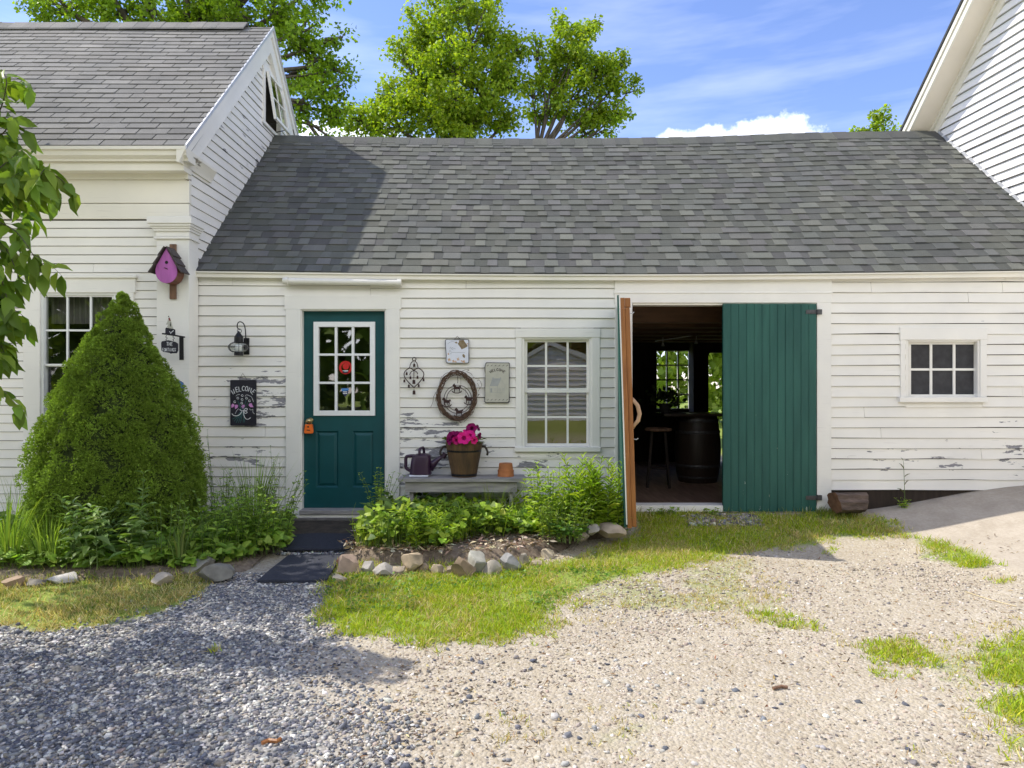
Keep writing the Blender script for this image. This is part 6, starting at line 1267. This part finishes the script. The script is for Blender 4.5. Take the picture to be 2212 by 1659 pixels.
tree('maple_tree', 'broad maple towering behind the farmhouse ridge', 'tree', 7, 395, (400, 120), [(130, 20, 75, 0), (230, 10, 85, .3), (330, 15, 85, -.2), (430, 10, 90, .2), (520, 15, 85, 0), (600, 10, 75, .2), (640, 70, 70, 0), (690, 130, 65, .2), (700, 190, 52, 0), (660, 235, 50, -.2), (725, 235, 45, .2), (690, 275, 45, 0), (640, 150, 60, .3), (735, 80, 34, 0), (60, 20, 30, .2), (25, 60, 16, 0), (40, -40, 60, 0), (200, -90, 90, 0), (400, -110, 100, 0), (580, -90, 90, 0), (700, -40, 50, 0), (745, 150, 26, 0), (400, 60, 80, .5), (520, 70, 70, .5)], 470, 58, .070, [(.20, .33, .028), (.25, .38, .032), (.17, .28, .025)], TG, .26, .25, 6, seed=12)
tree('maple_tree', 'small treetop peeping over the ridge next to the barn', 'tree', 13, 1890, (1890, 330), [(1905, 250, 22, 0), (1890, 275, 24, 0), (1855, 285, 16, 0), (1925, 280, 18, 0), (1910, 300, 24, 0), (1870, 310, 24, 0)], 36, 34, .085, TC, TG, .07, .22, 3, seed=17)
# leafy mass seen through the back window and door
def mass(name, label, x0, x1, y0, y1, zt, n, leaf, cols, seed):
    r = np.random.default_rng(seed); x = r.uniform(x0, x1, n); y = r.uniform(y0, y1, n); top = zt*(.55+.6*fnoise(x, y, 2.4, seed)); z = top*r.random(n)**.7
    d = r.normal(size=(n, 3)); col = np.array(cols)[r.integers(0, len(cols), n)]*(.55+.9*fnoise(x, z, 1.1, seed+1))[:, None]*r.normal(1, .15, (n, 1))
    return tag(bulk(name, [inst(*MAPLE, frames(d, r.normal(size=(n, 3))), leaf*r.uniform(.6, 1.3, n), np.stack([x, y, z], -1), np.clip(col, .005, .8))], M['tree_leaf']), label, 'woods', kind='stuff')
mass('hedge_woods', 'leafy green woods seen through the back window and door', 2.5, 13, 14, 18, 8.5, 22000, .22, [(.26, .36, .05), (.2, .3, .04), (.32, .42, .07)], 61)
mass('woods', 'trees across the drive mirrored in the window glass', -26, 26, -34, -27, 13, 8000, .95, [(.13, .2, .03), (.18, .26, .04), (.09, .14, .02)], 71)
# white outbuilding across the drive, mirrored in the panes
ob = empty('white_outbuilding', (1.6, -21, 0), 'white clapboard outbuilding across the drive mirrored in the window panes', 'shed')
pk, pz, ez = 1.5, 3.0, 1.3
b = MB(); clap(b, (0, -20, 0), (1, 0, 0), (0, 1, 0), -.2, pz-.1, .2, lambda z: (pk-min(3.6, (pz-z)*1.9), pk+min(5.2, (pz-z)*2.6)), (), .001, .05, .02); b.build('wall', M['barn_siding'], ob)
b = MB(); b.prism([(pk-3.7, -20.03, -.2), (pk-3.7, -20.03, pz-1.9), (pk, -20.03, pz), (pk+5.3, -20.03, pz-2.0), (pk+5.3, -20.03, -.2)], (0, 0, 0), (0, -6, 0)); b.build('shed_body', M['dark'], ob)
b = MB(); b.prism([(pk-3.9, -19.9, pz-1.95), (pk, -19.9, pz+.14), (pk, -19.9, pz-.06), (pk-3.8, -19.9, pz-2.1)], (0, 0, 0), (0, -6.4, 0)); b.prism([(pk, -19.9, pz+.14), (pk+5.6, -19.9, pz-2.0), (pk+5.5, -19.9, pz-2.15), (pk, -19.9, pz-.06)], (0, 0, 0), (0, -6.4, 0)); b.build('roof', M['deck'], ob)
b = MB(); b.prism([(pk-3.9, -19.88, pz-1.96), (pk, -19.88, pz+.13), (pk, -19.88, pz-.05), (pk-3.85, -19.88, pz-2.12)], (0, 0, 0), (0, .03, 0)); b.prism([(pk+.002, -19.88, pz+.13), (pk+5.6, -19.88, pz-2.01), (pk+5.5, -19.88, pz-2.17), (pk+.002, -19.88, pz-.05)], (0, 0, 0), (0, .03, 0)); b.build('rake_board', M['trim'], ob)
# near tree at the left whose branches hang into the picture and shade the gravel
nt_ = empty('shade_tree', (-5.6, -2.6, 0), 'nearby tree at far left with large drooping ovate leaves', 'tree')
b = MB(); b.tube(smooth_path([(-5.6, -2.6, -.1), (-5.5, -2.65, 1.4), (-5.2, -2.6, 2.6), (-4.9, -2.6, 3.8)]), [.11, .105, .1, .095, .09, .085, .08, .075, .07, .06, .05, .04, .03], 10); b.build('trunk', M['bark'], nt_, smooth=True)
LP, LD, LS = [], [], []; tw = MB(); YB_ = -2.75
def pbr(u, v, y): return np.array(P(u-46, v, y))
def twig(pts, r, leaf, gap, droop=.55, side=True):
    p = smooth_path(pts, 6); tw.tube([tuple(q) for q in p], [r*(1-.75*i/(len(p)-1)) for i in range(len(p))], 5); acc = 0; sgn = 1
    for i in range(1, len(p)):
        seg = p[i]-p[i-1]; L = np.linalg.norm(seg); acc += L; t = nrm(seg)
        while acc > gap:
            acc -= gap; sgn = -sgn; s = nrm(np.cross(t, np.array([0, 0, 1.])+rng.normal(0, .3, 3)))
            LP.append(p[i]); LD.append(nrm(t*.5+s*sgn*.75+np.array([0, 0, -droop])+rng.normal(0, .28, 3))); LS.append(leaf*rng.uniform(.6, 1.15))
            if side and rng.random() < .35:
                e = p[i]+nrm(t*.6+s*sgn+np.array([0, 0, -.45])+rng.normal(0, .3, 3))*rng.uniform(.10, .2); twig([p[i], (p[i]+e)/2+np.array([0, 0, .015]), e], r*.4, leaf, gap*1.1, droop+.15, False)
    LP.append(p[-1]); LD.append(nrm(p[-1]-p[-2]+np.array([0, 0, -.4]))); LS.append(leaf)
root_ = np.array([-5.0, -2.6, 3.4]); hub = pbr(-130, 430, YB_)
tw.tube(smooth_path([tuple(root_), tuple((root_+hub)/2+np.array([0, 0, .12])), tuple(hub)]), [.03, .028, .026, .024, .022, .02, .018, .016, .014], 6)
for pts in ([(-130, 430, 0), (-40, 425, .02), (40, 405, .0), (100, 375, -.05), (150, 360, -.1)], [(-130, 430, 0), (-50, 440, .05), (20, 470, .05), (80, 500, .0), (120, 555, -.05)], [(-120, 440, .05), (-50, 500, .1), (0, 560, .1), (40, 620, .1), (85, 700, .06)], [(-120, 440, .0), (-60, 560, .0), (-20, 680, .0), (20, 760, -.05), (35, 840, -.05)], [(-50, 500, .1), (10, 500, .15), (60, 540, .1), (90, 610, .1)], [(-130, 430, 0), (-70, 330, .1), (-20, 250, .1), (5, 190, .1), (10, 150, .1)], [(-70, 400, .1), (-10, 340, .1), (35, 300, .1), (50, 290, .05)], [(-60, 450, .15), (20, 440, .2), (80, 430, .2), (125, 425, .15)], [(-80, 560, .1), (-30, 640, .1), (20, 700, .12), (60, 770, .1)], [(-100, 470, -.1), (-30, 600, -.1), (-10, 720, -.15), (0, 790, -.15)], [(-60, 420, -.1), (10, 390, -.1), (60, 350, -.1), (80, 335, -.1)], [(-50, 480, .0), (30, 560, .0), (60, 640, .0), (70, 690, .0)], [(-60, 400, .05), (0, 320, .05), (45, 240, .05), (60, 180, .0), (50, 150, .0)], [(0, 320, .05), (50, 290, .05), (75, 255, .0)], [(-20, 430, .0), (60, 400, -.05), (120, 370, -.05), (165, 378, -.05)], [(-60, 420, .0), (20, 370, .05), (70, 330, .05), (95, 320, .0)]): twig([pbr(u, v, YB_+y) for u, v, y in pts], .007, .142, .034)
tw.build('twigs', M['bark'], nt_); n = len(LP); LS = np.array(LS)
VC = [(.15, .25, .032), (.19, .29, .034), (.13, .21, .028), (.23, .33, .036)]
bulk('hanging_leaves', [inst(*OV, frames(np.array(LD), UPZ(n)*.4+np.array([0, -.6, 0])+rng.normal(0, .4, (n, 3))), np.stack([LS*.56, LS, LS], -1), np.array(LP), pal(VC, n, .12))], M['leaf'], nt_)
cb = [((-5.2, -2.95, 4.0), .6, 600), ((-4.95, -1.15, 4.4), .65, 600), ((-5.5, -.95, 5.0), .55, 450), ((-4.8, -3.75, 3.9), .85, 1200), ((-5.4, -3.5, 3.3), .85, 900), ((-4.3, -4.6, 3.5), .55, 480), ((-4.9, -4.6, 3.0), .8, 800), ((-4.3, -5.3, 3.2), .65, 600), ((-5.7, -1.3, 4.2), .6, 500)]
pos = np.concatenate([np.array(c)+nrm(rng.normal(size=(k_//9, 3)))*r*(rng.random((k_//9, 1))**.45) for c, r, k_ in cb]); pos = np.repeat(pos, 9, 0)+rng.normal(0, .13, (len(pos)*9, 3)); pos = pos[~((pos[:, 0] > -.77*(pos[:, 1]+D)-.1)&(pos[:, 2] < H+.58*(pos[:, 1]+D)+.1))]; n = len(pos)
bulk('crown', [inst(*OV, frames(rdir(n)+np.array([0, 0, -.4]), rdir(n)+np.array([0, 0, .8])), np.stack([np.full(n, .075), np.full(n, .13), np.full(n, .13)], -1)*rng.uniform(.7, 1.2, (n, 1)), pos, pal(VC, n, .12))], M['leaf'], nt_)

# twigs and dead leaves on the bed soil
x, y = sample((-1.5, 1.3, -1.5, -.6), 2600, lambda x, y: inpoly(x, y, BED_R)*.9); n = len(x); d = np.stack([rng.normal(size=n), rng.normal(size=n), rng.normal(0, .3, n)], -1)
lp = inst(*LEAF4, frames(d, UPZ(n)+rng.normal(0, .5, (n, 3))), np.stack([rng.uniform(.006, .03, n), rng.uniform(.03, .09, n), np.full(n, .03)], -1), np.stack([x, y, np.full(n, .112)+rng.uniform(0, .02, n)], -1), pal([(.30, .22, .14), (.42, .34, .24), (.16, .10, .06), (.5, .43, .33)], n))
tag(bulk('bed_litter', [lp], M['stones']), 'dead leaves and twigs on the sunlit bed soil', 'litter', kind='stuff')
# ================================================================ LIGHT, SKY, CAMERA
SUN = Vector((-.76, .22, 1)).normalized(); EL = math.asin(SUN.z); AZ = math.atan2(SUN.x, SUN.y)
W = bpy.data.worlds.new('World'); SC.world = W; W.use_nodes = True; nt = W.node_tree; nt.nodes.clear()
k = NT.__new__(NT); k.t = nt
out = k.n('ShaderNodeOutputWorld'); bg = k.n('ShaderNodeBackground'); k.l(bg.outputs[0], out.inputs[0])
sky = k.n('ShaderNodeTexSky', sky_type='NISHITA', sun_disc=False, sun_elevation=EL, sun_rotation=AZ, altitude=100, air_density=1.0, dust_density=.15, ozone_density=3.2)
dv = k.n('ShaderNodeTexCoord').outputs['Generated']
c = k.mix(1.0, sky.outputs[0], (.76, .72, .86), 'MULTIPLY')
# cirrus streaks
cn = k.noise(k.vmath('MULTIPLY', dv, (1.5, 1.5, 9)), 2.2, 5, .55)
ci = k.range(cn, .46, .80, 0, .14)
# two low cumulus heaps
def heap(az, el, wa, we):
    d = Vector((az, 1, el)).normalized(); q = k.vmath('LENGTH', k.vmath('MULTIPLY', k.vmath('SUBTRACT', dv, tuple(d)), (1/wa, 1/wa, 1/we))); return k.math('SUBTRACT', 1.0, q)
h = k.math('MAXIMUM', heap(.265, .348, .085, .028), heap(.365, .356, .078, .034)); h = k.math('MAXIMUM', h, heap(.31, .335, .16, .020)); h = k.math('MAXIMUM', h, heap(-.3, .36, .2, .03))
cl = k.range(k.math('ADD', h, k.math('MULTIPLY', k.math('SUBTRACT', k.noise(dv, 26, 6, .6), .5), 1.5)), .12, .40)
# unseen bright clouds added behind the camera to lift the shaded facade
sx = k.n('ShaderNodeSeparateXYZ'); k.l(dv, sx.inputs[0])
fill_bank = k.math('MULTIPLY', k.range(sx.outputs[1], -.12, -.42), k.range(k.noise(dv, 3.2, 6, .55), .28, .44)); fill_bank = k.math('MULTIPLY', fill_bank, k.range(sx.outputs[2], -.02, .06), True); fill_bank = k.math('MULTIPLY', fill_bank, k.range(sx.outputs[2], .80, .50), True)
ci = k.math('MAXIMUM', ci, k.math('MULTIPLY', fill_bank, .9))
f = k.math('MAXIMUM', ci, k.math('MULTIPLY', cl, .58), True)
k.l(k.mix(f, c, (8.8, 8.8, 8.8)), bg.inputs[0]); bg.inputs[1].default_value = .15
sl = bpy.data.lights.new('sun', 'SUN'); sl.energy = 2.85; sl.angle = math.radians(.53); sl.color = (1, .94, .82)
so = bpy.data.objects.new('sun', sl); COL.objects.link(so); so.rotation_euler = (-SUN).to_track_quat('-Z', 'Y').to_euler(); so.location = (-20, 7, 26)
cam = bpy.data.cameras.new('camera'); cam.sensor_width = 36; cam.lens = F/2212*36; cam.clip_end = 2000; cam.clip_start = .05
co = bpy.data.objects.new('camera', cam); COL.objects.link(co); co.location = (0, -D, H); co.rotation_euler = (math.pi/2, 0, 0); SC.camera = co
SC.view_settings.view_transform = 'Standard'; SC.view_settings.look = 'None'; SC.view_settings.gamma = 1; SC.view_settings.exposure = 1.03
SC.cycles.max_bounces = 8; SC.cycles.transparent_max_bounces = 16; SC.cycles.use_denoising = True
SC.cycles.sample_clamp_indirect = 4
